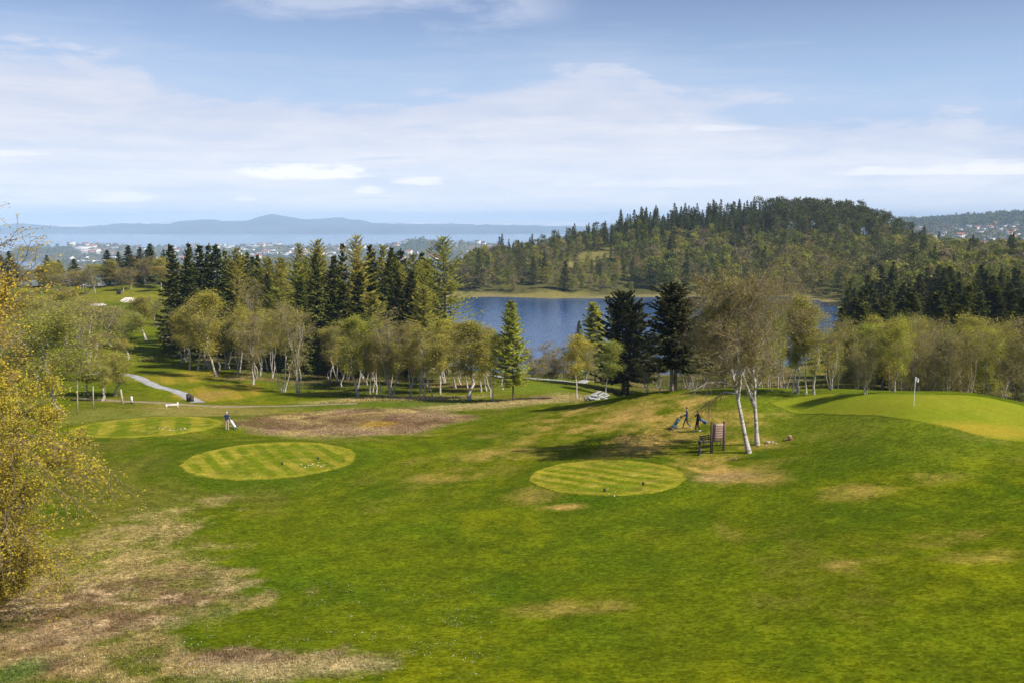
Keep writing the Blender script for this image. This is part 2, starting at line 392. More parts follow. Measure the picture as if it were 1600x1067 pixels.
d_edge = math_(nt, 'ADD', d_edge, math_(nt, 'MULTIPLY', math_(nt, 'SUBTRACT', nA, .5), .075))
d_edge = math_(nt, 'ADD', d_edge, math_(nt, 'MULTIPLY', math_(nt, 'SUBTRACT', nC, .5), .022))
m1 = smooth(d_edge, -.004, .017)
# thin veil above the sheet, blue gap on the right
veil = smooth(math_(nt, 'ADD', d_edge, math_(nt, 'MULTIPLY', math_(nt, 'SUBTRACT', nB, .5), .09)), -.05, .02)
gap_c = math_(nt, 'ABSOLUTE', math_(nt, 'SUBTRACT', az, math.atan((1200 - 800) / FPX)))
gap_e = math_(nt, 'ABSOLUTE', math_(nt, 'SUBTRACT', el, math.atan((345 - 178) / FPX) * .97))
gap = math_(nt, 'MULTIPLY', smooth(gap_c, .085, .02), smooth(math_(nt, 'ADD', gap_e, math_(nt, 'MULTIPLY', math_(nt, 'SUBTRACT', nA, .5), .03)), .014, .002))
streak = smooth(nB, .60, .74)
m1 = math_(nt, 'MULTIPLY', m1, math_(nt, 'SUBTRACT', 1.0, math_(nt, 'MULTIPLY', gap, .8)))
m1 = math_(nt, 'MULTIPLY', m1, math_(nt, 'SUBTRACT', .93, math_(nt, 'MULTIPLY', streak, .4)))
m1 = math_(nt, 'MAXIMUM', m1, math_(nt, 'MULTIPLY', veil, .34))
# high wisps along the top of the picture
top = smooth(math_(nt, 'ADD', el, math_(nt, 'MULTIPLY', math_(nt, 'SUBTRACT', nA, .5), .10)),   .172, .205)
top = math_(nt, 'MULTIPLY', top, smooth(math_(nt, 'ABSOLUTE', math_(nt, 'SUBTRACT', az, -.11)), .19, .10))
tl = math_(nt, 'MULTIPLY', smooth(math_(nt, 'ADD', el, math_(nt, 'MULTIPLY', math_(nt, 'SUBTRACT', nA, .5), .08)), .188, .205), smooth(math_(nt, 'ABSOLUTE', math_(nt, 'SUBTRACT', az, -.36)), .07, .03))
top = math_(nt, 'MULTIPLY', math_(nt, 'MAXIMUM', top, tl), .62)
m1 = math_(nt, 'MAXIMUM', m1, top)
# low bright cumulus
def puff(px, py, rx, ry, k):
    a = math.atan((px - 800) / FPX); e = math.atan((HORIZON - py) / FPX * math.cos(a))
    u = math_(nt, 'MULTIPLY', math_(nt, 'SUBTRACT', az, a), FPX / rx); v = math_(nt, 'MULTIPLY', math_(nt, 'SUBTRACT', el, e), FPX / ry)
    v = math_(nt, 'MULTIPLY', v, math_(nt, 'ADD', 1.5, math_(nt, 'MULTIPLY', math_(nt, 'SIGN', v), -.5)))
    r2 = math_(nt, 'ADD', math_(nt, 'MULTIPLY', u, u), math_(nt, 'MULTIPLY', v, v))
    r2 = math_(nt, 'ADD', r2, math_(nt, 'MULTIPLY', math_(nt, 'SUBTRACT', nC, .5), 3.2))
    return math_(nt, 'MULTIPLY', smooth(r2, 1.25, .1), k)
pf = None
for a in [(470, 275, 105, 17, .95), (545, 268, 30, 12, .8), (577, 300, 26, 9, .8), (655, 287, 44, 10, .75), (200, 312, 52, 12, .7), (385, 313, 22, 6, .55), (1560, 268, 120, 14, .7), (1380, 272, 90, 10, .6), (1130, 205, 60, 8, .35), (30, 243, 60, 6, .4), (1020, 290, 160, 10, .35)]:
    p_ = puff(*a); pf = p_ if pf is None else math_(nt, 'MAXIMUM', pf, p_)
tone = math_(nt, 'ADD', math_(nt, 'MULTIPLY', nA, .5), math_(nt, 'MULTIPLY', nB, .5))
low = smooth(el, .12, .0)
ca = ramp(nt, tone, [(.36, (.53, .58, .71)), (.60, (.67, .68, .745))])
cb_ = ramp(nt, tone, [(.36, (.64, .71, .85)), (.60, (.79, .82, .89))])
cc = mixc(nt, low, ca, cb_)
cc = mixc(nt, math_(nt, 'MULTIPLY', smooth(d_edge, .06, .0), .6), cc, (.47, .54, .71))
cc = mixc(nt, pf, cc, (.93, .92, .93))
m1 = math_(nt, 'MAXIMUM', m1, pf)
bg2 = nt.nodes.new('ShaderNodeBackground'); bg2.inputs[1].default_value = .86; L.new(cc, bg2.inputs[0])
bg3 = nt.nodes.new('ShaderNodeBackground'); bg3.inputs[0].default_value = (.335, .475, .685, 1)
mx3 = nt.nodes.new('ShaderNodeMixShader'); L.new(math_(nt, 'MULTIPLY', smooth(el, .215, .09), .75), mx3.inputs[0]); L.new(bg.outputs[0], mx3.inputs[1]); L.new(bg3.outputs[0], mx3.inputs[2])
mx = nt.nodes.new('ShaderNodeMixShader'); L.new(m1, mx.inputs[0]); L.new(mx3.outputs[0], mx.inputs[1]); L.new(bg2.outputs[0], mx.inputs[2]); L.new(mx.outputs[0], wout.inputs[0])
scene.view_settings.view_transform = 'Standard'; scene.view_settings.look = 'None'; scene.view_settings.exposure = .53; scene.view_settings.gamma = 1.0
scene.cycles.volume_bounces = 1; scene.cycles.use_adaptive_sampling = False; scene.cycles.use_denoising = True; scene.cycles.denoising_prefilter = 'NONE'

# ------------------------------------------------------------------ air
hm, hnt, hout = nodemat('haze')
pv = hnt.nodes.new('ShaderNodeVolumePrincipled'); pv.inputs['Color'].default_value = (.53, .75, 1.0, 1); pv.inputs['Density'].default_value = 9e-5; pv.inputs['Anisotropy'].default_value = -.15
hnt.links.new(pv.outputs[0], hout.inputs['Volume'])
g = Geo(); g.box((0, 0, 0), (36000, 36000, 1))
V = np.concatenate(g.V); V[:, 2] = np.where(V[:, 2] < 0, -232, 108)
haze = link('haze', mesh_from('haze', V, g.F, [hm])); tag(haze, kind='stuff')

# ------------------------------------------------------------------ ground
def E(x, y, px, py, rx, ry, soft=.35, wob=.5, sc=6., seed=1, rot=0.):
    c, a, b, yc = ell(px, py, rx, ry)
    dx, dy = x - c[0], y - yc
    if rot: dx, dy = dx * math.cos(rot) + dy * math.sin(rot), -dx * math.sin(rot) + dy * math.cos(rot)
    d = np.hypot(dx / a, dy / b)
    near = d < 2.5
    o = np.zeros_like(x)
    if near.any():
        n = fbm(x[near] / sc, y[near] / sc, seed, 4) - .5
        o[near] = sstep(1 + soft, 1 - soft, d[near] + wob * 2 * n)
    return o
def poly_dist(x, y, pts):
    d = np.full(x.shape, 1e9)
    for (x0, y0), (x1, y1) in zip(pts[:-1], pts[1:]):
        vx, vy = x1 - x0, y1 - y0; t = np.clip(((x - x0) * vx + (y - y0) * vy) / (vx * vx + vy * vy + 1e-9), 0, 1)
        d = np.minimum(d, np.hypot(x - x0 - t * vx, y - y0 - t * vy))
    return d
def lerp(c, col, m): return c + (np.asarray(col)[None, :] - c) * m[:, None]

# tees (image-plane ellipses turned into pieces of ground once)
def tee_shape(px, py, rx, ry, tilt):
    ang = np.linspace(0, 2 * math.pi, 25)[:-1]
    pts = np.array([hit(px + rx * math.cos(a), py + ry * math.sin(a) - tilt * rx * math.cos(a)) for a in ang])
    return pts
TEES = {}
for key, args in (('near_left', (419, 724.5, 139, 29, .06)), ('near_right', (950, 752, 123, 28.5, 0.0)), ('far', (228, 671, 122, 15.5, .06))):
    p = tee_shape(*args); TEES[key] = p
for key, p in TEES.items():
    c = p[:, :2].mean(0); q = p[:, :2] - c
    wv, vv = np.linalg.eigh(q.T @ q / len(q)); rx, ry = math.sqrt(2 * wv[1]), math.sqrt(2 * wv[0]); rot = math.atan2(vv[1, 1], vv[0, 1])
    MOUNDS.append((c[0], c[1], rx, ry, rot, .22))

PATH_L = [hit(*p)[:2] for p in [(140, 584), (165, 583.5), (190, 584.5), (207, 586), (217, 589.5), (226, 595), (240, 602), (256, 607), (272, 609), (286, 616), (300, 624), (312, 629)]]
PATH_R = [hit(*p)[:2] for p in [(655, 571), (690, 578), (730, 583), (780, 587), (830, 591), (870, 594), (905, 598), (945, 598.5)]]
TRACK = [hit(*p)[:2] for p in [(120, 622), (165, 625), (215, 628), (300, 633), (400, 634.5), (480, 633), (560, 630)]]

def ground_colour(x, y, z):
    r = np.hypot(x, y); n = len(x)
    px, py = proj((x, np.maximum(y, 1.), z)); px = np.where(y > 1, px, np.where(x > 0, 3000, -1500))
    f1 = fbm(x / 14., y / 22., 21, 5); f2 = fbm(x / 5., y / 7., 22, 5); f3 = fbm(x / 1.6, y / 2.2, 23, 4); f4 = fbm(x / 40., y / 40., 24, 3)
    c = np.zeros((n, 3)) + np.array([.095, .120, .003])
    s1 = np.clip((fbm(x / 1.1, y / 1.5, 25, 4) - .5) * 2.6, -1, 1); s2 = np.clip((fbm(x / 3.2, y / 4.5, 26, 5) - .5) * 2.6, -1, 1); s3 = np.clip((fbm(x / 10., y / 9., 27, 5, .6) - .5) * 2.6, -1, 1)
    c = lerp(c, (.052, .088, .002), sstep(-.2, .7, s3 * .7 + s2 * .5) * .85)
    c = lerp(c, (.135, .145, .004), sstep(-.1, .7, .7 * np.clip((fbm(x / 8., y / 14., 31, 5, .6) - .5) * 2.6, -1, 1) + .4 * s1) * .8)
    c = lerp(c, (.16, .13, .03), sstep(.1, .8, np.clip((fbm(x / 6., y / 7., 32, 5, .62) - .5) * 2.6, -1, 1) + .35 * s1) * sstep(.40, .58, f4) * .75)
    c *= (1 + .20 * s1 + .12 * s2)[:, None]
    c = lerp(c, (.050, .084, .001), sstep(.05, .75, np.clip((fbm(x / 17., y / 13., 28, 5, .6) - .5) * 3., -1, 1) + .25 * s2) * .75)
    c = lerp(c, (.115, .105, .018), sstep(.1, .8, np.clip((fbm(x / 11., y / 15., 29, 5, .62) - .5) * 3., -1, 1) + .3 * s1) * .6)
    rough = np.zeros(n)
    # mowing: faint bands that follow the tees
    for key in ('near_left', 'near_right'):
        p = TEES[key]; ctr = p[:, :2].mean(0); q = p[:, :2] - ctr
        rad = np.hypot((x - ctr[0]) / (np.ptp(p[:, 0]) / 2), (y - ctr[1]) / (np.ptp(p[:, 1]) / 2))
        band = np.sin((rad + .25 * (fbm(x / 9., y / 9., 41, 3) - .5)) * 22.) * sstep(3.0, 1.3, rad) * sstep(1.0, 1.15, rad)
        c *= (1 + (.11 if key == 'near_left' else .05) * band * (.5 + .9 * f1))[:, None]
        c = lerp(c, (.046, .086, .002), sstep(1.6, 1.1, rad) * .5)
    # left fairway beyond the track, the strip between the trees
    fw = np.maximum(E(x, y, 330, 611, 95, 20, .15, .12), np.maximum(E(x, y, 250, 555, 50, 45, .3, .2), E(x, y, 245, 500, 60, 40, .3, .2)))
    fw = np.maximum(fw, E(x, y, 290, 588, 75, 16, .2, .15))
    c = lerp(c, (.110, .132, .005), fw * .8)
    sx = (x * .93 + y * .36); st = np.sin(sx * 2 * math.pi / 3.6)
    ystr = np.maximum(E(x, y, 345, 612, 62, 15, .15, .15), E(x, y, 285, 590, 62, 12, .2, .2))
    c = lerp(c, (.26, .20, .022), ystr * (.45 + .4 * sstep(-.2, .35, st)) * (.6 + .7 * f2))
    c = lerp(c, (.26, .165, .05), E(x, y, 325, 618, 22, 9, .5, .5) * .55)
    c = lerp(c, (.20, .18, .025), E(x, y, 190, 460, 90, 10, .4, .5) * .5)
    # band of pale dry grass beyond the hollow
    straw = np.maximum(E(x, y, 800, 629, 130, 7, .4, .4), E(x, y, 620, 622, 130, 4, .4, .4))
    straw = np.maximum(straw, E(x, y, 905, 622, 55, 6, .4, .5) * .8)
    c = lerp(c, (.40, .32, .13), straw * (.45 + .75 * f3)); rough = np.maximum(rough, straw)
    c = lerp(c, (.24, .19, .055), E(x, y, 330, 641, 130, 9, .35, .5) * .65)
    c = lerp(c, (.20, .19, .045), E(x, y, 165, 648, 110, 10, .4, .6) * .45)
    hollow = E(x, y, 555, 659, 175, 22, .16, .28, 6.)
    hc = lerp(np.zeros((n, 3)) + np.array([.27, .19, .10]), (.16, .10, .05), sstep(.42, .62, f2)); hc = lerp(hc, (.36, .28, .10), sstep(.50, .68, fbm(x / 3., y / 4., 51, 4)) * .8)
    hc = lerp(hc, (.13, .125, .03), sstep(.58, .75, fbm(x / 4., y / 3., 52, 4)) * .6)
    hc = lerp(hc, (.10, .055, .028), E(x, y, 565, 656, 75, 9, .5, .5) * .6)
    hc = lerp(hc, (.36, .24, .04), E(x, y, 590, 662, 26, 4, .5, .6) * .7)
    c = c + (hc - c) * hollow[:, None]; rough = np.maximum(rough, hollow)
    lawn2 = E(x, y, 600, 630, 190, 4.5, .4, .4); c = lerp(c, (.09, .125, .014), lawn2 * .7)
    # dry yellow patches on the knoll and round the right-hand tee
    for a in [(970, 655, 110, 12, .9), (1100, 655, 60, 9, .7), (990, 690, 80, 13, .85), (1200, 652, 75, 6, .9), (1140, 742, 55, 13, 1.0), (1075, 722, 45, 10, .9), (780, 708, 60, 8, .5), (700, 742, 45, 7, .45), (1190, 690, 45, 7, .7),
              (880, 792, 26, 3, .9), (1330, 770, 40, 10, .45), (1420, 752, 60, 6, .4), (1560, 868, 60, 8, .5), (1320, 885, 30, 6, .6), (1150, 820, 26, 14, .35), (880, 950, 70, 8, .4), (1490, 840, 60, 7, .35), (820, 775, 30, 8, .4),
              (1250, 690, 40, 5, .4), (860, 655, 50, 7, .6), (930, 640, 60, 5, .5), (640, 722, 30, 5, .35), (1010, 745, 0.1, .1, 0)]:
        if a[4]: c = lerp(c, (.33, .225, .055), np.clip(E(x, y, a[0], a[1], a[2] * 1.25, a[3] * 1.35, .8, .8, 3.2, int(a[0])) * a[4] * sstep(-.55, .6, s2 * .8 + s1 * .55) * 1.25, 0, 1))
    c = lerp(c, (.24, .16, .09), E(x, y, 1130, 745, 50, 8, .6, .8, 3.) * .45)
    # putting green apron
    gr = E(x, y, 1410, 652, 230, 46, .3, .2); c = lerp(c, (.115, .155, .012), gr * .6)
    c = lerp(c, (.045, .092, .01), E(x, y, 1400, 704, 260, 30, .6, .4, 9) * .28)
    # unmown corner bottom left
    rg = np.maximum(E(x, y, 50, 985, 300, 115, .4, .4, 5.), E(x, y, 170, 1052, 400, 42, .4, .45, 5.)); rg = np.maximum(rg, E(x, y, 170, 860, 105, 80, .5, .6, 4.) * .6)
    rgn = np.clip((fbm(x / 1.0, y / 1.3, 68, 5) - .5) * 2.4, -1, 1); rg = sstep(.12, .88, rg + .55 * rgn * (rg > .02) * (rg < .98)); rg = rg * (1 - .35 * sstep(.2, .7, rgn))
    rc = lerp(np.zeros((n, 3)) + np.array([.30, .235, .085]), (.135, .145, .022), sstep(.40, .60, fbm(x / 2.2, y / 3., 61, 5)))
    brown = np.maximum(E(x, y, 110, 955, 240, 60, .4, .5, 3.), E(x, y, 420, 1022, 160, 12, .4, .6, 3.)); brown = np.maximum(brown, E(x, y, 90, 1045, 60, 14, .5, .6, 3) )
    bc = lerp(np.zeros((n, 3)) + np.array([.28, .205, .105]), (.17, .115, .055), sstep(.4, .62, f3)); bc = lerp(bc, (.40, .30, .16), sstep(.55, .72, fbm(x / .8, y / 1.1, 66, 3)))
    rc = rc + (bc - rc) * (brown * (.45 + .9 * sstep(.35, .6, fbm(x / 1.5, y / 2., 67, 4))).clip(0, 1))[:, None]
    rc = lerp(rc, (.075, .135, .02), np.maximum(E(x, y, 350, 978, 85, 20, .5, .6, 2.), E(x, y, 20, 1050, 40, 20, .5, .6, 2.)) * .8)
    rc = lerp(rc, (.45, .37, .19), E(x, y, 480, 1045, 170, 16, .5, .6, 2.) * .5)
    c = c + (rc - c) * rg[:, None]; rough = np.maximum(rough, rg)
    # woodland floor
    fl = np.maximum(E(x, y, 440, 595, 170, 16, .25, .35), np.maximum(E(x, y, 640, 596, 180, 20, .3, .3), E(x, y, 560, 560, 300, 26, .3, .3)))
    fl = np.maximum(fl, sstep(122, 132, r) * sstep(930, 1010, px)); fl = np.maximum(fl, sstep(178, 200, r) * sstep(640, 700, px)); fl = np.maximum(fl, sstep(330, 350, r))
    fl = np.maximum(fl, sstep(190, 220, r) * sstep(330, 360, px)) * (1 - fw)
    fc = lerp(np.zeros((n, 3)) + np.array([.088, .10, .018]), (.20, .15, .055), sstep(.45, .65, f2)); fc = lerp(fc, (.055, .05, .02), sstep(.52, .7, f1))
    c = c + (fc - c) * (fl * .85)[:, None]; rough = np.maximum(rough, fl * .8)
    slope = E(x, y, 830, 606, 60, 9, .4, .4); c = lerp(c, (.12, .165, .016), slope * .7)
    c = lerp(c, (.115, .125, .02), E(x, y, 930, 606, 90, 8, .4, .4) * .6)
    c = lerp(c, (.20, .135, .085), E(x, y, 845, 621, 22, 4, .5, .6, 2.) * .7)
    # lake hill
    hl = sstep(455, 480, r) * (r < 1000)
    c = c + (lerp(np.zeros((n, 3)) + np.array([.13, .115, .035]), (.07, .075, .022), f4) * (.6 + .8 * f1)[:, None] - c) * hl[:, None]
    shore = sstep(LAKE_Z - .3, LAKE_Z + .1, z) * sstep(LAKE_Z + 1.0, LAKE_Z + .35, z) * (r > 380) * (r < 700)
    c = lerp(c, (.21, .18, .075), shore * .8)
    for a in [(945, 399, 46, 6), (905, 412, 36, 6), (860, 460, 60, 4), (1010, 432, 30, 6), (1340, 377, 0.1, .1)]:
        c = lerp(c, (.20, .175, .05), E(x, y, a[0], a[1], a[2], a[3], .4, .4, 14.) * .85)
    # fjord land
    k = sstep(900, 1100, r)
    tcx = lerp(np.zeros((n, 3)) + np.array([.060, .075, .035]), (.20, .185, .16), sstep(.50, .68, fbm(x / 90., y / 160., 71, 4))); tcx = lerp(tcx, (.14, .12, .06), sstep(.52, .7, fbm(x / 200., y / 300., 72, 3)))
    ridge = sstep(3450, 3750, r) * sstep(1320, 1400, px); tcx = lerp(tcx, (.020, .028, .022), ridge)
    tcx = lerp(tcx, (.025, .034, .025), gauss(px, 60, 50) * gauss(r, 5000, 700)); tcx = lerp(tcx, (.03, .036, .03), gauss(px, 965, 60) * gauss(r, 6000, 1200)); tcx = lerp(tcx, (.035, .045, .022), gauss(px, 650, 50) * gauss(r, 4600, 500) * .7)
    c = c + (tcx - c) * k[:, None]
    return np.clip(c, .004, .8), np.clip(rough, 0, 1)

gm, gnt, gout = nodemat('ground')
at_c = gnt.nodes.new('ShaderNodeAttribute'); at_c.attribute_name = 'albedo'
at_r = gnt.nodes.new('ShaderNodeAttribute'); at_r.attribute_name = 'rough'
n1 = noise(gnt, 2.6, 6, .75); n2 = noise(gnt, 7.0, 5, .8, 'Object', (1.6, .7, 1)); n3 = noise(gnt, .55, 4, .65)
amp = math_(gnt, 'ADD', .85, math_(gnt, 'MULTIPLY', at_r.outputs['Fac'], .75))
nn = math_(gnt, 'ADD', math_(gnt, 'MULTIPLY', math_(gnt, 'SUBTRACT', n1, .5), 1.5), math_(gnt, 'MULTIPLY', math_(gnt, 'SUBTRACT', n2, .5), 1.9))
nn = math_(gnt, 'ADD', nn, math_(gnt, 'MULTIPLY', math_(gnt, 'SUBTRACT', n3, .5), .7))
val = math_(gnt, 'ADD', 1.0, math_(gnt, 'MULTIPLY', nn, amp))
cmb = gnt.nodes.new('ShaderNodeCombineColor'); [gnt.links.new(val, cmb.inputs[i]) for i in range(3)]
cg = mixc(gnt, 1.0, at_c.outputs['Color'], cmb.outputs[0], 'MULTIPLY')
yel = gnt.nodes.new('ShaderNodeMapRange'); gnt.links.new(n1, yel.inputs[0]); yel.inputs[1].default_value = .52; yel.inputs[2].default_value = .75; yel.inputs[4].default_value = .32
cg = mixc(gnt, yel.outputs[0], cg, mixc(gnt, 1.0, cg, (1.9, 1.25, 1.5), 'MULTIPLY'))
vo = gnt.nodes.new('ShaderNodeTexVoronoi'); vo.inputs['Scale'].default_value = 7.5; vo2 = gnt.nodes.new('ShaderNodeTexVoronoi'); vo2.inputs['Scale'].default_value = 3.1
gtc = gnt.nodes.new('ShaderNodeTexCoord')
for v_ in (vo, vo2): gnt.links.new(gtc.outputs['Object'], v_.inputs['Vector'])
sp1 = gnt.nodes.new('ShaderNodeSeparateColor'); gnt.links.new(vo.outputs['Color'], sp1.inputs[0]); sp2 = gnt.nodes.new('ShaderNodeSeparateColor'); gnt.links.new(vo2.outputs['Color'], sp2.inputs[0])
tuft = math_(gnt, 'ADD', math_(gnt, 'MULTIPLY', sp1.outputs[0], .62), math_(gnt, 'ADD', math_(gnt, 'MULTIPLY', sp2.outputs[0], .30), .57))
tuft = math_(gnt, 'ADD', 1.0, math_(gnt, 'MULTIPLY', math_(gnt, 'SUBTRACT', tuft, 1.03), math_(gnt, 'ADD', .95, math_(gnt, 'MULTIPLY', at_r.outputs['Fac'], .75))))
tcm = gnt.nodes.new('ShaderNodeCombineColor'); [gnt.links.new(tuft, tcm.inputs[i]) for i in range(3)]
cg = mixc(gnt, 1.0, cg, tcm.outputs[0], 'MULTIPLY')
gb = N(gnt, 'ShaderNodeBsdfPrincipled'); gb.inputs['Roughness'].default_value = .95; gb.inputs['Specular IOR Level'].default_value = .0
bump = gnt.nodes.new('ShaderNodeBump'); bump.inputs['Distance'].default_value = .12; gnt.links.new(n1, bump.inputs['Height'])
gnt.links.new(math_(gnt, 'ADD', .4, math_(gnt, 'MULTIPLY', at_r.outputs['Fac'], .5)), bump.inputs['Strength'])
gnt.links.new(cg, gb.inputs['Base Color']); gnt.links.new(bump.outputs[0], gb.inputs['Normal']); gnt.links.new(gb.outputs[0], gout.inputs[0])
M['ground'] = gm


_fx = 1.0
th = np.concatenate([np.linspace(-math.pi, -.62, 60)[:-1], np.linspace(-.62, .62, int(760 * _fx)), np.linspace(.62, math.pi, 60)[1:]])
rr = np.concatenate([np.geomspace(1.2, 24, 22)[:-1], np.geomspace(24, 350, int(640 * _fx))[:-1], np.geomspace(350, 1000, 150)[:-1], np.geomspace(1000, 17600, 120)])
TH, RR = np.meshgrid(th, rr); gx = (np.sin(TH) * RR).ravel(); gy = (np.cos(TH) * RR).ravel()
gz = hz(gx, gy)
gcol, grough = ground_colour(gx, gy, gz)
nt_, nr_ = len(th), len(rr)
ii = (np.arange(nr_ - 1)[:, None] * nt_ + np.arange(nt_ - 1)[None, :]).ravel()
F = np.stack([ii, ii + 1, ii + nt_ + 1, ii + nt_], 1)[:, ::-1]
GV = np.stack([gx, gy, gz], 1)
ground = link('ground', mesh_from('ground', np.concatenate([GV, [[0, 0, gz[:nt_].mean()]]]), [(F, 0), (np.array([[i + 1, i, len(GV)] for i in range(nt_ - 1)])[:, ::-1], 0)], [gm], True,
    [('albedo', 'FLOAT_COLOR', np.concatenate([np.concatenate([gcol, np.ones((len(gcol), 1))], 1), [[.08, .12, .01, 1]]])), ('rough', 'FLOAT', np.append(grough, 0))]))
tag(ground, kind='structure')

# ------------------------------------------------------------------ sheets lying on the ground
def drape_ring(name, pts, rings, off, colour_fn, mat, taper=True):
    """a closed outline (n x 2) filled with rings and laid over the ground"""
    pts = np.asarray(pts)[:, :2]; n0 = len(pts); t = np.linspace(0, n0, n0 * 6 + 1)[:-1]
    i0 = np.floor(t).astype(int); f = t - i0
    def cr(a, b, c_, d, u): return .5 * ((2 * b) + (-a + c_) * u + (2 * a - 5 * b + 4 * c_ - d) * u ** 2 + (-a + 3 * b - 3 * c_ + d) * u ** 3)
    P = cr(pts[(i0 - 1) % n0], pts[i0 % n0], pts[(i0 + 1) % n0], pts[(i0 + 2) % n0], f[:, None])
    P = P + (np.stack([fbm(P[:, 0] / .9, P[:, 1] / .9, 7, 3), fbm(P[:, 0] / .9, P[:, 1] / .9, 9, 3)], 1) - .5) * .5
    c = P.mean(0); n = len(P); s = np.linspace(0, 1, rings + 1)[1:]
    XY = np.concatenate([[c], (c + (P - c)[None] * s[:, None, None]).reshape(-1, 2)])
    z = hz(XY[:, 0], XY[:, 1]) + off
    if taper: z[-n:] -= off * 1.6
    V = np.concatenate([XY, z[:, None]], 1)
    Fq = np.array([(1 + k * n + j, 1 + (k + 1) * n + j, 1 + (k + 1) * n + (j + 1) % n, 1 + k * n + (j + 1) % n) for k in range(rings - 1) for j in range(n)])
    Ft = np.array([(0, 1 + j, 1 + (j + 1) % n) for j in range(n)])
    col, ro = colour_fn(V[:, 0], V[:, 1], np.concatenate([[0], np.repeat(s, n)]))
    o = link(name, mesh_from(name, V, [(Fq, 0), (Ft, 0)], [mat], True, [('albedo', 'FLOAT_COLOR', np.concatenate([col, np.ones((len(col), 1))], 1)), ('rough', 'FLOAT', ro)]))
    if np.mean([p.normal.z for p in list(o.data.polygons)[:20]]) < 0: o.data.flip_normals()
    tag(o, kind='structure'); return o
def tee_colour(dirx, width, dry):
    def fn(x, y, s):
        u = x * math.cos(dirx) + y * math.sin(dirx)
        st = sstep(-.35, .35, np.sin((u + .3 * (fbm(x / 2, y / 2, 5, 3) - .5)) * math.pi / width))
        n = fbm(x / 1.3, y / 1.3, 81, 4); n2 = fbm(x / 4, y / 4, 82, 3)
        c = lerp(np.zeros((len(x), 3)) + np.array([.118, .150, .006]), (.235, .215, .020), st * (.45 + .8 * fbm(x / 1.1, y / 1.6, 84, 4))); c = lerp(c, (.30, .24, .045), sstep(.48, .70, n) * dry)
        c = lerp(c, (.105, .14, .006), sstep(.50, .68, n2) * .7); c = lerp(c, (.27, .235, .022), sstep(.80, .97, s + .08 * (n - .5)) * .55); c = lerp(c, (.075, .105, .003), sstep(.965, .995, s + .03 * (n - .5)) * .8); c *= (.7 + .6 * fbm(x / .5, y / .6, 83, 3))[:, None]
        return c, np.full(len(x), -.35)
    return fn
drape_ring('tee_ground', TEES['near_left'], 60, .05, tee_colour(.43, .80, .4), gm)
drape_ring('tee_ground', TEES['near_right'], 60, .05, tee_colour(.70, .72, .4), gm)
drape_ring('tee_ground', TEES['far'], 50, .05, tee_colour(.3, 1.4, .35), gm)
def green_colour(x, y, s):
    n = fbm(x / 5, y / 7, 85, 4); n2 = fbm(x / 1.2, y / 2., 86, 3)
    c = lerp(np.zeros((len(x), 3)) + np.array([.165, .20, .012]), (.20, .21, .016), sstep(.4, .7, n) * .8); c *= (.9 + .2 * n2)[:, None]
    px, py = proj((x, y, np.full(len(x), -13.6)))
    c = lerp(c, (.31, .235, .025), E(x, y, 1530, 674, 120, 12, .6, .5, 6) * .75); c = lerp(c, (.10, .135, .004), sstep(.94, 1., s) * .3)
    return c, np.full(len(x), -.85)
gpts = [hit(*p) for p in [(1205, 628), (1262, 618), (1330, 616), (1400, 616.5), (1470, 617), (1530, 620), (1585, 631), (1680, 655), (1730, 690), (1680, 702), (1600, 691), (1540, 682), (1480, 668), (1420, 657), (1350, 650), (1280, 647), (1225, 640)]]
drape_ring('putting_green', gpts, 50, .05, green_colour, gm)
def sand_colour(x, y, s): return np.zeros((len(x), 3)) + np.array([.62, .57, .50]) * (.9 + .2 * fbm(x, y, 3, 3))[:, None], np.zeros(len(x))
for (px, py, rx, ry) in [(202, 469.5, 14, 4.2), (38, 477.5, 9, 2.2), (153, 476.5, 13, 1.8), (262, 527, 9, 1.8)]:
    drape_ring('sand_bunker', [hit(px + rx * math.cos(a) * (1 + .15 * math.sin(3 * a)), py + ry * math.sin(a)) for a in np.linspace(0, 2 * math.pi, 13)[:-1]], 8, .12, sand_colour, gm)
def strip(name, pts, width, off, mat):
    pts = np.array(pts); d = np.concatenate([[0], np.cumsum(np.hypot(*np.diff(pts, axis=0).T))]); t = np.linspace(0, d[-1], max(20, int(d[-1] / .8)))
    xs, ys = np.interp(t, d, pts[:, 0]), np.interp(t, d, pts[:, 1])
    ker = np.ones(7) / 7; xs[3:-3] = np.convolve(xs, ker, 'valid'); ys[3:-3] = np.convolve(ys, ker, 'valid')
    tx, ty = np.gradient(xs), np.gradient(ys); l = np.hypot(tx, ty); nx, ny = -ty / l, tx / l
    wv = width * (1 + .6 * (fbm(t / 2.5, t * 0, 4, 4) - .5)); q = np.linspace(-.5, .5, 7)
    X = xs[:, None] + nx[:, None] * wv[:, None] * q; Yv = ys[:, None] + ny[:, None] * wv[:, None] * q
    Z = hz(X.ravel(), Yv.ravel()).reshape(X.shape) + off; Z[:, 0] -= off * 2; Z[:, -1] -= off * 2
    V = np.stack([X, Yv, Z], -1).reshape(-1, 3); k = len(t)
    Fq = np.array([(i * 7 + j, i * 7 + j + 1, i * 7 + 8 + j, i * 7 + 7 + j) for i in range(k - 1) for j in range(6)])
    o = link(name, mesh_from(name, V, [(Fq, 0)], [mat], True))
    if np.mean([p.normal.z for p in list(o.data.polygons)[:20]]) < 0: o.data.flip_normals()
    return tag(o, kind='structure')
M['gravel'] = plain('gravel', (.34, .345, .34), .95, .1, .4, 1.3)
M['dirt'] = plain('dirt', (.25, .20, .12), .95, .1, .35, 1.2)
strip('gravel_path', PATH_L, 2.1, .07, M['gravel'])
strip('gravel_path', PATH_R, 1.6, .05, M['gravel'])
strip('dirt_track', TRACK, 1.6, .06, M['dirt'])

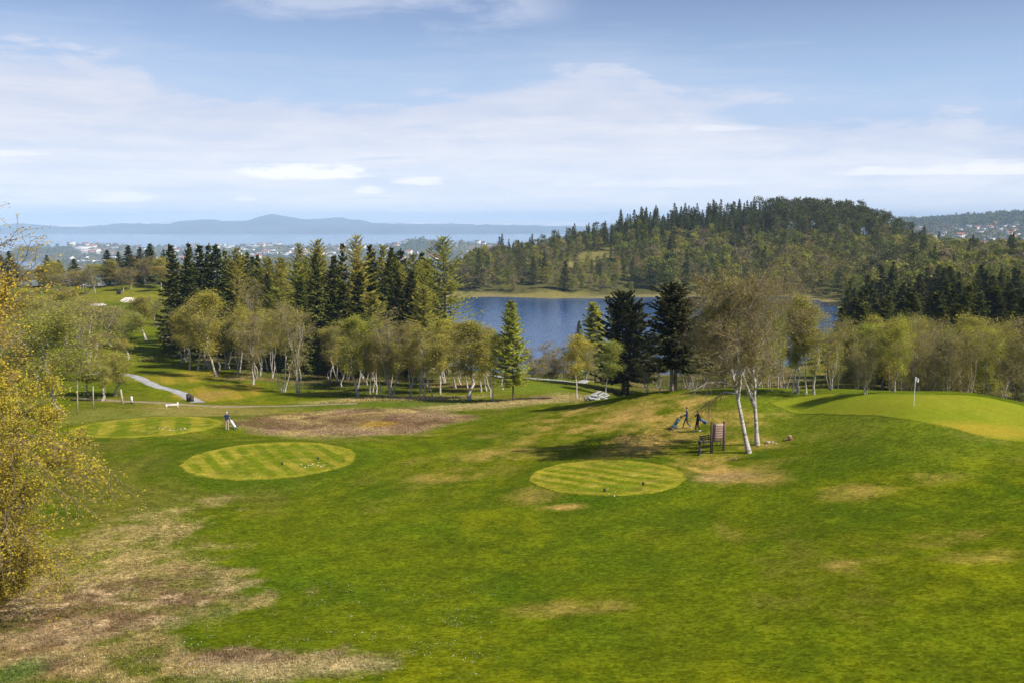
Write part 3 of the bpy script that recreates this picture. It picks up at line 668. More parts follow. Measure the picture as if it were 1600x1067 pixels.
# ------------------------------------------------------------------ water
def watermat(name, col, rough, bs, bd, sc, detail=3):
    m, nt, out = nodemat(name)
    b = N(nt, 'ShaderNodeBsdfPrincipled'); b.inputs['Base Color'].default_value = col + (1,); b.inputs['Roughness'].default_value = rough; b.inputs['IOR'].default_value = 1.33; b.inputs['Specular IOR Level'].default_value = .30
    f = noise(nt, sc, detail, .6, 'Object', (1, .6, 1)); g_ = noise(nt, sc * .08, 2, .5)
    bp = nt.nodes.new('ShaderNodeBump'); bp.inputs['Strength'].default_value = bs; bp.inputs['Distance'].default_value = bd
    nt.links.new(math_(nt, 'MULTIPLY', f, math_(nt, 'ADD', .4, g_)), bp.inputs['Height']); nt.links.new(bp.outputs[0], b.inputs['Normal']); nt.links.new(b.outputs[0], out.inputs[0]); return m
M['lake'] = watermat('lake_water', (.006, .050, .155), .15, .45, .5, .55)
M['sea'] = watermat('sea_water', (.06, .11, .20), .15, .06, 1.0, .02)
def flat(name, poly, z, mat):
    V = np.array([(x, y, z) for x, y in poly]); o = link(name, mesh_from(name, V, [(np.array([list(range(len(V)))]), 0)], [mat]))
    if o.data.polygons[0].normal.z < 0: o.data.flip_normals()
    return tag(o, kind='structure')
lp = []
for px, Y in [(625, 352), (640, 300), (690, 245), (760, 228), (860, 222), (1000, 228), (1150, 232), (1260, 255), (1310, 300), (1330, 380), (1345, 470), (1300, 520), (1150, 530), (1000, 530), (880, 525), (740, 560), (690, 520), (650, 440)]:
    lp.append(((px - 800) / FPX * Y / (CP + .13 * SP), Y))
flat('lake_water', lp, LAKE_Z, M['lake'])
a = [math.radians(q) for q in np.linspace(-80, 80, 24)]
flat('sea_water', [(math.sin(q) * 17500, math.cos(q) * 17500) for q in a] + [(math.sin(q) * 3000, math.cos(q) * 3000) for q in a[::-1]], SEA_Z, M['sea'])

# ------------------------------------------------------------------ far mountains across the fjord
M['mount'] = plain('mountain_forest', (.085, .10, .095), .95, .05, .6, .0012)
M['snow'] = plain('mountain_snow', (.55, .56, .58), .9, .05, .5, .0009)
def ridge(name, prof, Y0, depth, mat, seed, n=420, k=16, amp=1.0):
    pxs = np.linspace(prof[0][0], prof[-1][0], n); top = np.interp(pxs, [p[0] for p in prof], [p[1] for p in prof])
    V = []; top = top - (fbm(pxs / 11., pxs * 0, seed + 3, 4) - .5) * 3.2 * (amp > 0)
    for j, s in enumerate(np.linspace(0, 1, k)):
        Yc = Y0 + depth * s
        shape = math.sin(min(1, s / .62) * math.pi / 2) ** 1.3 if s <= .62 else math.cos((s - .62) / .38 * math.pi / 2)
        Yt = Y0 + depth * .62
        ztop = (HORIZON - top) / FPX * Yt
        x = (pxs - 800) / FPX * Yc
        nn_ = fbm(x / 900., np.full(n, Yc) / 700., seed, 5) - .5
        z = SEA_Z - 8 + (ztop - SEA_Z + 8) * np.clip(shape + amp * .55 * nn_ * math.sin(math.pi * min(s / .62, 1.0)) * (1 if s < .62 else 0), 0, 1.0)
        V.append(np.stack([x, np.full(n, Yc), z], 1))
    V = np.concatenate(V); ii = (np.arange(k - 1)[:, None] * n + np.arange(n - 1)).ravel()
    o = link(name, mesh_from(name, V, [(np.stack([ii, ii + 1, ii + n + 1, ii + n], 1), 0)], [mat], True)); return tag(o, kind='structure')
ridge('mountains', [(-700, 352), (-300, 348), (-60, 352), (0, 352), (25, 349.5), (60, 350.5), (100, 355), (130, 354), (180, 350.5), (240, 349.5), (268, 350), (285, 345.5), (330, 343.5), (355, 345.5), (395, 344), (408, 338), (424, 335), (446, 337), (475, 343.5), (500, 342), (530, 340.5), (560, 344), (590, 349), (640, 350.5), (700, 350), (750, 351.5), (800, 351.5), (840, 353), (900, 353.5), (940, 355), (1200, 352), (1500, 350), (2200, 350)], 12600, 3200, M['mount'], 91)
ridge('mountains', [(-400, 357), (200, 357), (262, 356), (300, 353), (345, 352), (380, 355), (430, 353), (480, 356), (560, 354), (600, 352), (640, 354), (680, 356), (730, 355), (780, 356.5), (900, 359), (1400, 359)], 11900, 1500, M['mount'], 95)
ridge('mountains', [(-500, 350), (60, 350), (300, 345), (500, 349), (640, 347), (740, 348.5), (780, 346.5), (830, 347.5), (880, 347), (930, 349), (1100, 346), (1400, 338.0), (1425, 335), (1445, 338), (1480, 342), (2000, 342)], 16200, 1100, M['snow'], 97)
# ------------------------------------------------------------------ trees
def unit(v): return v / (np.linalg.norm(v, axis=-1, keepdims=True) + 1e-9)
def along(P, t):
    K = P.shape[1]; f = t * (K - 1); i = np.minimum(f.astype(int), K - 2); u = (f - i)[..., None]
    n = np.arange(P.shape[0])[:, None]
    return P[n, i] * (1 - u) + P[n, i + 1] * u, unit(P[n, i + 1] - P[n, i])
def spawn(rng, P, count, t0, t1, Lfn, ang, up, droop, K=4, wob=.06, flat=0.):
    Np = P.shape[0]
    t = t0 + (t1 - t0) * ((np.arange(count)[None] + rng.random((Np, count))) / count)
    S, T = along(P, t)
    q = rng.normal(size=(Np, count, 3)); q[..., 2] *= 1 - flat
    q -= (q * T).sum(-1, keepdims=True) * T; q = unit(q)
    a = ang * (.7 + .6 * rng.random((Np, count, 1)))
    D = unit(np.cos(a) * T + np.sin(a) * q + np.array([0, 0, up]))
    Lh = (Lfn(t) * (.65 + .7 * rng.random((Np, count))))[..., None, None]
    s = np.linspace(0, 1, K)[None, None, :, None]
    pts = S[:, :, None, :] + D[:, :, None, :] * Lh * s
    pts = pts + rng.normal(size=pts.shape) * Lh * wob * s
    pts[..., 2] -= (droop * Lh * s ** 2)[..., 0]
    return pts.reshape(-1, K, 3), t.reshape(-1), S.reshape(-1, 3)
def real_size(g, H, R):
    V = np.concatenate(g.V); return float(np.percentile(V[:, 2], 99.8)), float(np.percentile(np.hypot(V[:, 0], V[:, 1]), 95))
def leaf_quads(g, rng, C, size, m, updown=.5):
    n = len(C); U = unit(rng.normal(size=(n, 3)) * np.array([1, 1, updown])); W = unit(np.cross(U, rng.normal(size=(n, 3))))
    sz = size * (.6 + .8 * rng.random((n, 1)))
    g.quads(C, U * sz, W * sz * .62, m)
def broadleaf(seed, H, R, cb=.3, limbs=26, sub=6, twigs=6, leaves=8, leaf=.10, stems=1, weep=.25, bark='birch_bark', leafm='leaf_birch', twigm='twig', trunk_r=None, twig_r=.011, ang=.6, up=.6, lean=.0, spread=.35, prof=.75, trunk_paths=None, leaf_jit=.30, extra=0):
    rng = np.random.default_rng(seed); tr = trunk_r or H * .0105
    gt, gc = Geo(), Geo(); Pl, Rl = [], []
    if trunk_paths is None:
        K = 10
        for k in range(stems):
            a = rng.random() * 6.28; t = np.linspace(0, 1, K); sp = spread * (k > 0 or stems > 2) + lean
            off = np.array([math.cos(a), math.sin(a)]) * (.12 + .1 * rng.random()) * (stems > 1) * (H / 10)
            hh = H * (1 - .12 * rng.random() * (k > 0))
            w = np.cumsum(rng.normal(size=(K, 2)) * .014 * H, 0); w -= w[0]
            P = np.stack([off[0] + math.cos(a) * sp * H * .35 * t ** 1.2 + w[:, 0], off[1] + math.sin(a) * sp * H * .35 * t ** 1.2 + w[:, 1], t * hh * .97], 1); P[0, 2] = -.15
            Pl.append(P); Rl.append(tr / math.sqrt(stems ** .6) * (1 - t * .93) ** .85 * (1 + .5 * np.exp(-t * 25)))
    else:
        for P, r0 in trunk_paths:
            t = np.linspace(0, 1, len(P)); Pl.append(np.asarray(P)); Rl.append(r0 * (1 - t * .93) ** .85 * (1 + .4 * np.exp(-t * 25)))
    crownF = []
    for P, Rr in zip(Pl, Rl):
        gt.tubes(P, Rr, 8, 0)
        ns = max(5, int(limbs / len(Pl)))
        Lp = lambda t: R * (.55 + .9 * rng.random(t.shape) ** 1.3) * np.clip(np.sin(math.pi * (.14 + .80 * np.clip((t - cb) / (1 - cb), 0, 1))), .05, 1) ** prof
        p1, t1, s1 = spawn(rng, P[None], ns, cb, .97, Lp, ang, up, weep * .5, 5, .05)
        r1 = (np.interp(t1, np.linspace(0, 1, len(Rr)), Rr) * .45)[:, None] * np.linspace(1, .25, 5)[None]
        gt.tubes(p1, np.maximum(r1, .009), 4, 0)
        L1 = np.linalg.norm(p1[:, -1] - p1[:, 0], axis=1)
        p2, t2, _ = spawn(rng, p1, sub, .25, 1.0, lambda t: L1[:, None] * .5 * (1.15 - .5 * t), .75, .12, weep, 4, .07)
        gc.tubes(p2, np.linspace(.020, .010, 4)[None] * np.ones((len(p2), 1)) * max(1, H / 12), 3, 1)
        L2 = np.linalg.norm(p2[:, -1] - p2[:, 0], axis=1)
        p3, t3, _ = spawn(rng, p2, twigs, .15, 1.0, lambda t: np.clip(L2[:, None] * .55, .3, 1.3) + 0 * t, .7, -.02, weep * 1.6, 3, .08)
        gc.tubes(p3, np.linspace(twig_r, twig_r * .6, 3)[None] * np.ones((len(p3), 1)), 3, 1)
        last = p3
        if extra:
            L3 = np.linalg.norm(p3[:, -1] - p3[:, 0], axis=1)
            p4, _, _ = spawn(rng, p3, extra, .1, 1.0, lambda t: np.clip(L3[:, None] * .6, .2, .8) + 0 * t, .6, -.05, weep * 2., 3, .08)
            gc.tubes(p4, np.linspace(twig_r * .7, twig_r * .45, 3)[None] * np.ones((len(p4), 1)), 3, 1); last = np.concatenate([p3, p4])
        if leaves:
            C, _ = along(last, rng.random((len(last), leaves)) ** .7)
            C = C.reshape(-1, 3) + rng.normal(size=(len(last) * leaves, 3)) * leaf_jit
            leaf_quads(gc, rng, C, leaf, 0)
    H, R = real_size(gc, H, R)
    return H, R, [('trunk', gt.mesh('trunk', [M[bark]], True)), ('crown', gc.mesh('crown', [M[leafm], M[twigm]]))]
def conifer(seed, H, R, base=.08, whorls=30, per=6, q=16, ln=.55, wd=.13, droop=.42, lift=.35, jit=.35, leafm='needle_spruce', bark='dark_bark', trunks=1, pw=.85, up_tip=.25, hang=.35, one=False, trunk_r=None, sparse=0., Rmin=.25):
    rng = np.random.default_rng(seed); gt, gc = Geo(), Geo(); tgt = gc if one else gt
    for k in range(trunks):
        o = np.array([(k - (trunks - 1) / 2) * H * .05, (rng.random() - .5) * H * .03]) if trunks > 1 else np.zeros(2)
        Hk = H * (1 - .08 * k * rng.random())
        t = np.linspace(0, 1, 8); w = np.cumsum(rng.normal(size=(8, 2)) * .004 * H, 0)
        P = np.stack([o[0] * (1 + t * .6) + w[:, 0], o[1] * (1 + t) + w[:, 1], t * Hk * .985], 1); P[0, 2] = -.2
        tgt.tubes(P, (trunk_r or H * .0125) * (1 - .95 * t) + .01, 6, 1 if one else 0)
        B = whorls * per
        u = (np.repeat(np.arange(whorls), per) + rng.random(B) * .9) / whorls; u = np.clip(u, 0, .995) ** .93
        h = Hk * (base + (1 - base) * u)
        az_ = np.tile(np.arange(per) * 6.283 / per, whorls) + np.repeat(rng.random(whorls) * 6.28, per) + rng.normal(size=B) * .3
        Ln = (R * (1 - u) ** pw * np.where(u < .12, .75 + 2 * u, 1) + Rmin) * (1 - jit / 2 + jit * rng.random(B) * 1.3)
        if sparse: Ln = np.where(rng.random(B) < sparse, Ln * .35, Ln)
        sl = -droop + (droop + lift) * u ** 1.3 + rng.normal(size=B) * .06
        s = np.linspace(0, 1, 4)
        bx = np.interp(h / Hk, t, P[:, 0]); by = np.interp(h / Hk, t, P[:, 1])
        D = np.stack([np.cos(az_), np.sin(az_), np.zeros(B)], 1)
        Pb = np.stack([bx, by, h], 1)[:, None] + D[:, None] * (Ln[:, None] * s)[..., None]
        Pb[..., 2] += Ln[:, None] * (sl[:, None] * s + up_tip * s ** 2)
        gc.tubes(Pb, np.linspace(.035, .008, 4)[None] * np.ones((B, 1)) * max(.6, H / 18), 3, 1)
        sp = .1 + .9 * (np.arange(q)[None] + rng.random((B, q))) / q
        C, T = along(Pb, sp)
        side = np.where(rng.random((B, q)) < .5, -1., 1.)[..., None]
        perp = np.stack([-D[:, 1], D[:, 0], 0 * D[:, 0]], 1)[:, None]
        l = (ln * (1.15 - .65 * sp) * np.clip(Ln / (R * .6), .35, 1.2)[:, None] * (.6 + .8 * rng.random((B, q))))[..., None]
        dirv = unit(T * .75 + side * perp * (1.05 - .7 * sp[..., None]) + np.array([0, 0, -hang]) + rng.normal(size=(B, q, 3)) * .18)
        nrm = unit(np.cross(dirv, unit(np.array([0, 0, 1.]) + rng.normal(size=(B, q, 3)) * .45)))
        Cc = C + dirv * l * .5
        gc.quads(Cc.reshape(-1, 3), (dirv * l * .55).reshape(-1, 3), (nrm * wd * (.6 + .8 * rng.random((B, q, 1)))).reshape(-1, 3), 0)
        # leader
        tp = P[-1] + rng.normal(size=(14, 3)) * np.array([.12, .12, .35]) * H / 18
        leaf_quads(gc, rng, tp, ln * .3, 0, 2.)
    if one: return H, R, [('tree', gc.mesh('tree', [M[leafm], M[bark]]))]
    H, R = real_size(gc, H, R)
    return H, R, [('trunk', gt.mesh('trunk', [M[bark]], True)), ('crown', gc.mesh('crown', [M[leafm], M[bark]]))]
def blob_tree(seed, H, R, cb, nclump, per, sz, leafm, bark, shape='oval', clump_r=.33, trunk_r=.12, limbs=6, geo=None, one=True, flatq=.6):
    """small distant tree: forked trunk and leaf clumps spread through the crown"""
    rng = np.random.default_rng(seed); g = Geo()
    t = np.linspace(0, 1, 5); wv = np.cumsum(rng.normal(size=(5, 2)) * .02 * H, 0); wv -= wv[0]
    P = np.stack([wv[:, 0], wv[:, 1], t * H * .9], 1); P[0, 2] = -.4
    g.tubes(P, trunk_r * (1 - .85 * t), 4, 1)
    z = rng.random(nclump); a = rng.random(nclump) * 6.283; rr_ = np.sqrt(rng.random(nclump))
    if shape == 'oval': rad = R * np.sin(math.pi * (.12 + .80 * z)) ** .8
    elif shape == 'pine': rad = R * np.sqrt(np.clip(1 - (z * 1.25 - .35) ** 2, .05, 1))
    else: rad = R * (1 - z) ** .8
    C = np.stack([np.cos(a) * rr_ * rad, np.sin(a) * rr_ * rad, H * (cb + (1 - cb) * z * .97)], 1)
    for i in range(min(limbs, nclump)):
        zz = max(.25 * H, C[i, 2] - .25 * H * rng.random()); g.tubes(np.array([[0, 0, zz], C[i] * .6 + np.array([0, 0, zz]) * .4 * np.array([0, 0, 1]), C[i]]), np.array([.05, .04, .02]), 3, 1)
    Q = np.repeat(C, per, 0) + rng.normal(size=(nclump * per, 3)) * R * clump_r * np.array([1, 1, .6])
    leaf_quads(g, rng, Q, sz, 0, flatq)
    return H, R, [('tree', g.mesh('tree', [M[leafm], M[bark]]))]

PR = {}
PR['birch'] = [broadleaf(100 + i, 12, [3.3, 3.0, 2.6, 3.4, 3.6, 2.8][i], [.25, .35, .3, .4, .32, .22][i], [30, 26, 34, 30, 28, 24][i], 6, 7, [10, 8, 11, 6, 9, 7][i], .068, stems=[1, 2, 1, 3, 2, 1][i], weep=[.3, .15, .4, .1, .2, .3][i], lean=[.05, .12, .02, .2, .25, .1][i], up=[.6, .9, .5, 1., .75, .4][i], prof=[.75, 1.2, .6, .9, 1.4, .5][i]) for i in range(6)]
PR['thin'] = [broadleaf(120 + i, 12, 2.1, .38, 26, 5, 6, 10, .066, stems=1, weep=.3, lean=.05 + .05 * i, trunk_r=.085) for i in range(4)] + [broadleaf(130 + i, 12, 1.9, .42, 26, 5, 7, 4, .06, stems=1 + i % 2, weep=.1, lean=.08 + .05 * i, trunk_r=.08, up=.9, prof=1.2, twigm='bare_twig', leafm='leaf_bud') for i in range(3)]
PR['bare'] = [broadleaf(140 + i, 11, 3.2, .22, 30, 7, 8, 3, .065, stems=[2, 3, 1, 4][i], weep=.15, twigm='bare_twig', leafm='leaf_bud', lean=.12, twig_r=.013, up=.5) for i in range(4)]
PR['wide'] = [broadleaf(160, 10, 5.2, .25, 36, 8, 8, 11, .07, stems=1, weep=.2, lean=.25, trunk_r=.22, up=.3, ang=.95)]
PR['spruce'] = [conifer(200 + i, 20, [3.6, 3.0, 4.2, 2.7][i], .05, [30, 36, 26, 34][i], 7, 26, [1.0, .85, 1.15, .8][i], .19, sparse=.15, jit=[.5, .35, .7, .4][i]) for i in range(4)]
PR['larch'] = [conifer(220 + i, 20, [3.4, 4.0, 3.0][i], .10, 34, 7, 46, .5, .10, droop=.2, lift=.45, jit=.75, leafm='leaf_larch', bark='grey_bark', pw=.62, hang=.2, sparse=.2, Rmin=.35) for i in range(3)]
PR['pointed'] = [conifer(240 + i, 12, 1.9, .16, 30, 7, 40, .42, .095, droop=.22, lift=.5, jit=.45, leafm='leaf_fresh', bark='grey_bark', pw=.8, hang=.15, trunk_r=.11) for i in range(2)]
PR['fir'] = [conifer(260, 12, 3.4, .15, 24, 7, 50, .60, .15, droop=.35, lift=.55, jit=.45, leafm='needle_fir', trunks=2, pw=.55, up_tip=.28, hang=.12, trunk_r=.17, Rmin=.35, sparse=.15),
             conifer(264, 12, 3.3, .24, 20, 7, 54, .62, .15, droop=.40, lift=.5, jit=.6, leafm='needle_fir', trunks=2, pw=.5, up_tip=.2, hang=.15, trunk_r=.26, bark='tan_bark', Rmin=.5, sparse=.15)]
PR['spruce_small'] = [conifer(300 + i, 19, [2.9, 2.4, 3.4, 2.7][i], .05, 24, 6, 9, 1.15, .27, one=True, jit=.5) for i in range(4)]
PR['pine_small'] = [blob_tree(320 + i, 20, 2.9, [.40, .30, .48][i], 40, 22, .36, 'needle_pine', 'pine_bark', 'pine', .30, .16) for i in range(3)]
PR['wood_small'] = [blob_tree(340 + i, 13, [3.9, 3.2, 4.4, 3.0][i], [.18, .25, .14, .2][i], 36, 26, .36, 'leaf_wood', 'grey_bark', 'oval', .20, .11) for i in range(4)]
CNT = {}
NAME = {'birch': 'birch_tree', 'thin': 'birch_tree', 'bare': 'bare_tree', 'wide': 'birch_tree', 'spruce': 'spruce_tree', 'larch': 'larch_tree', 'pointed': 'larch_tree', 'fir': 'fir_tree', 'spruce_small': 'spruce_tree', 'pine_small': 'pine_tree', 'wood_small': 'broadleaf_tree'}
CATG = {'birch_tree': 'birch', 'bare_tree': 'tree', 'spruce_tree': 'spruce', 'larch_tree': 'larch', 'fir_tree': 'fir tree', 'pine_tree': 'pine', 'broadleaf_tree': 'tree'}
rt = random.Random(5)
WK = {'birch': 1.1, 'thin': 1.1, 'bare': 1.08, 'spruce': 1.15, 'larch': 1.2, 'pointed': 1.1, 'fir': 1.15}
def plant(kind, loc, H, W, label, group=None, proto=None, rz=None):
    L_ = PR[kind]; k = CNT.get(kind, 0); CNT[kind] = k + 1
    h, r, parts = L_[k % len(L_)] if proto is None else L_[proto]
    nm = NAME[kind]; rz = rt.random() * 6.28 if rz is None else rz
    sz = H / h; sw = W / (2 * r) if W else sz * (.85 + .3 * rt.random())
    if len(parts) == 1:
        o = link(nm, parts[0][1], None, loc); o.rotation_euler = (0, 0, rz)
    else:
        o = empty(nm, loc, rz); o.rotation_euler = (rt.gauss(0, .025), rt.gauss(0, .025), rz)
        for pn, me in parts: link(pn, me, o)
    o.scale = (sw, sw, sz)
    return tag(o, label, CATG[nm], group)
def tree(kind, px, base, Y, top, width, label, group=None, proto=None, rz=None):
    if base is not None: p = hit(px, base)
    else:
        p = at(px, 560, Y)
        for _ in range(3):
            p[2] = hz1(p[0], p[1]); p = at(px, proj(p)[1], Y)
        p[2] = hz1(p[0], p[1])
    H = at(px, top, p[1])[2] - p[2]; W = width * WK.get(kind, 1.0) * p[1] / FPX if width else None
    return plant(kind, (p[0], p[1], p[2] - .05), max(1.5, H), W, label, group, proto, rz)

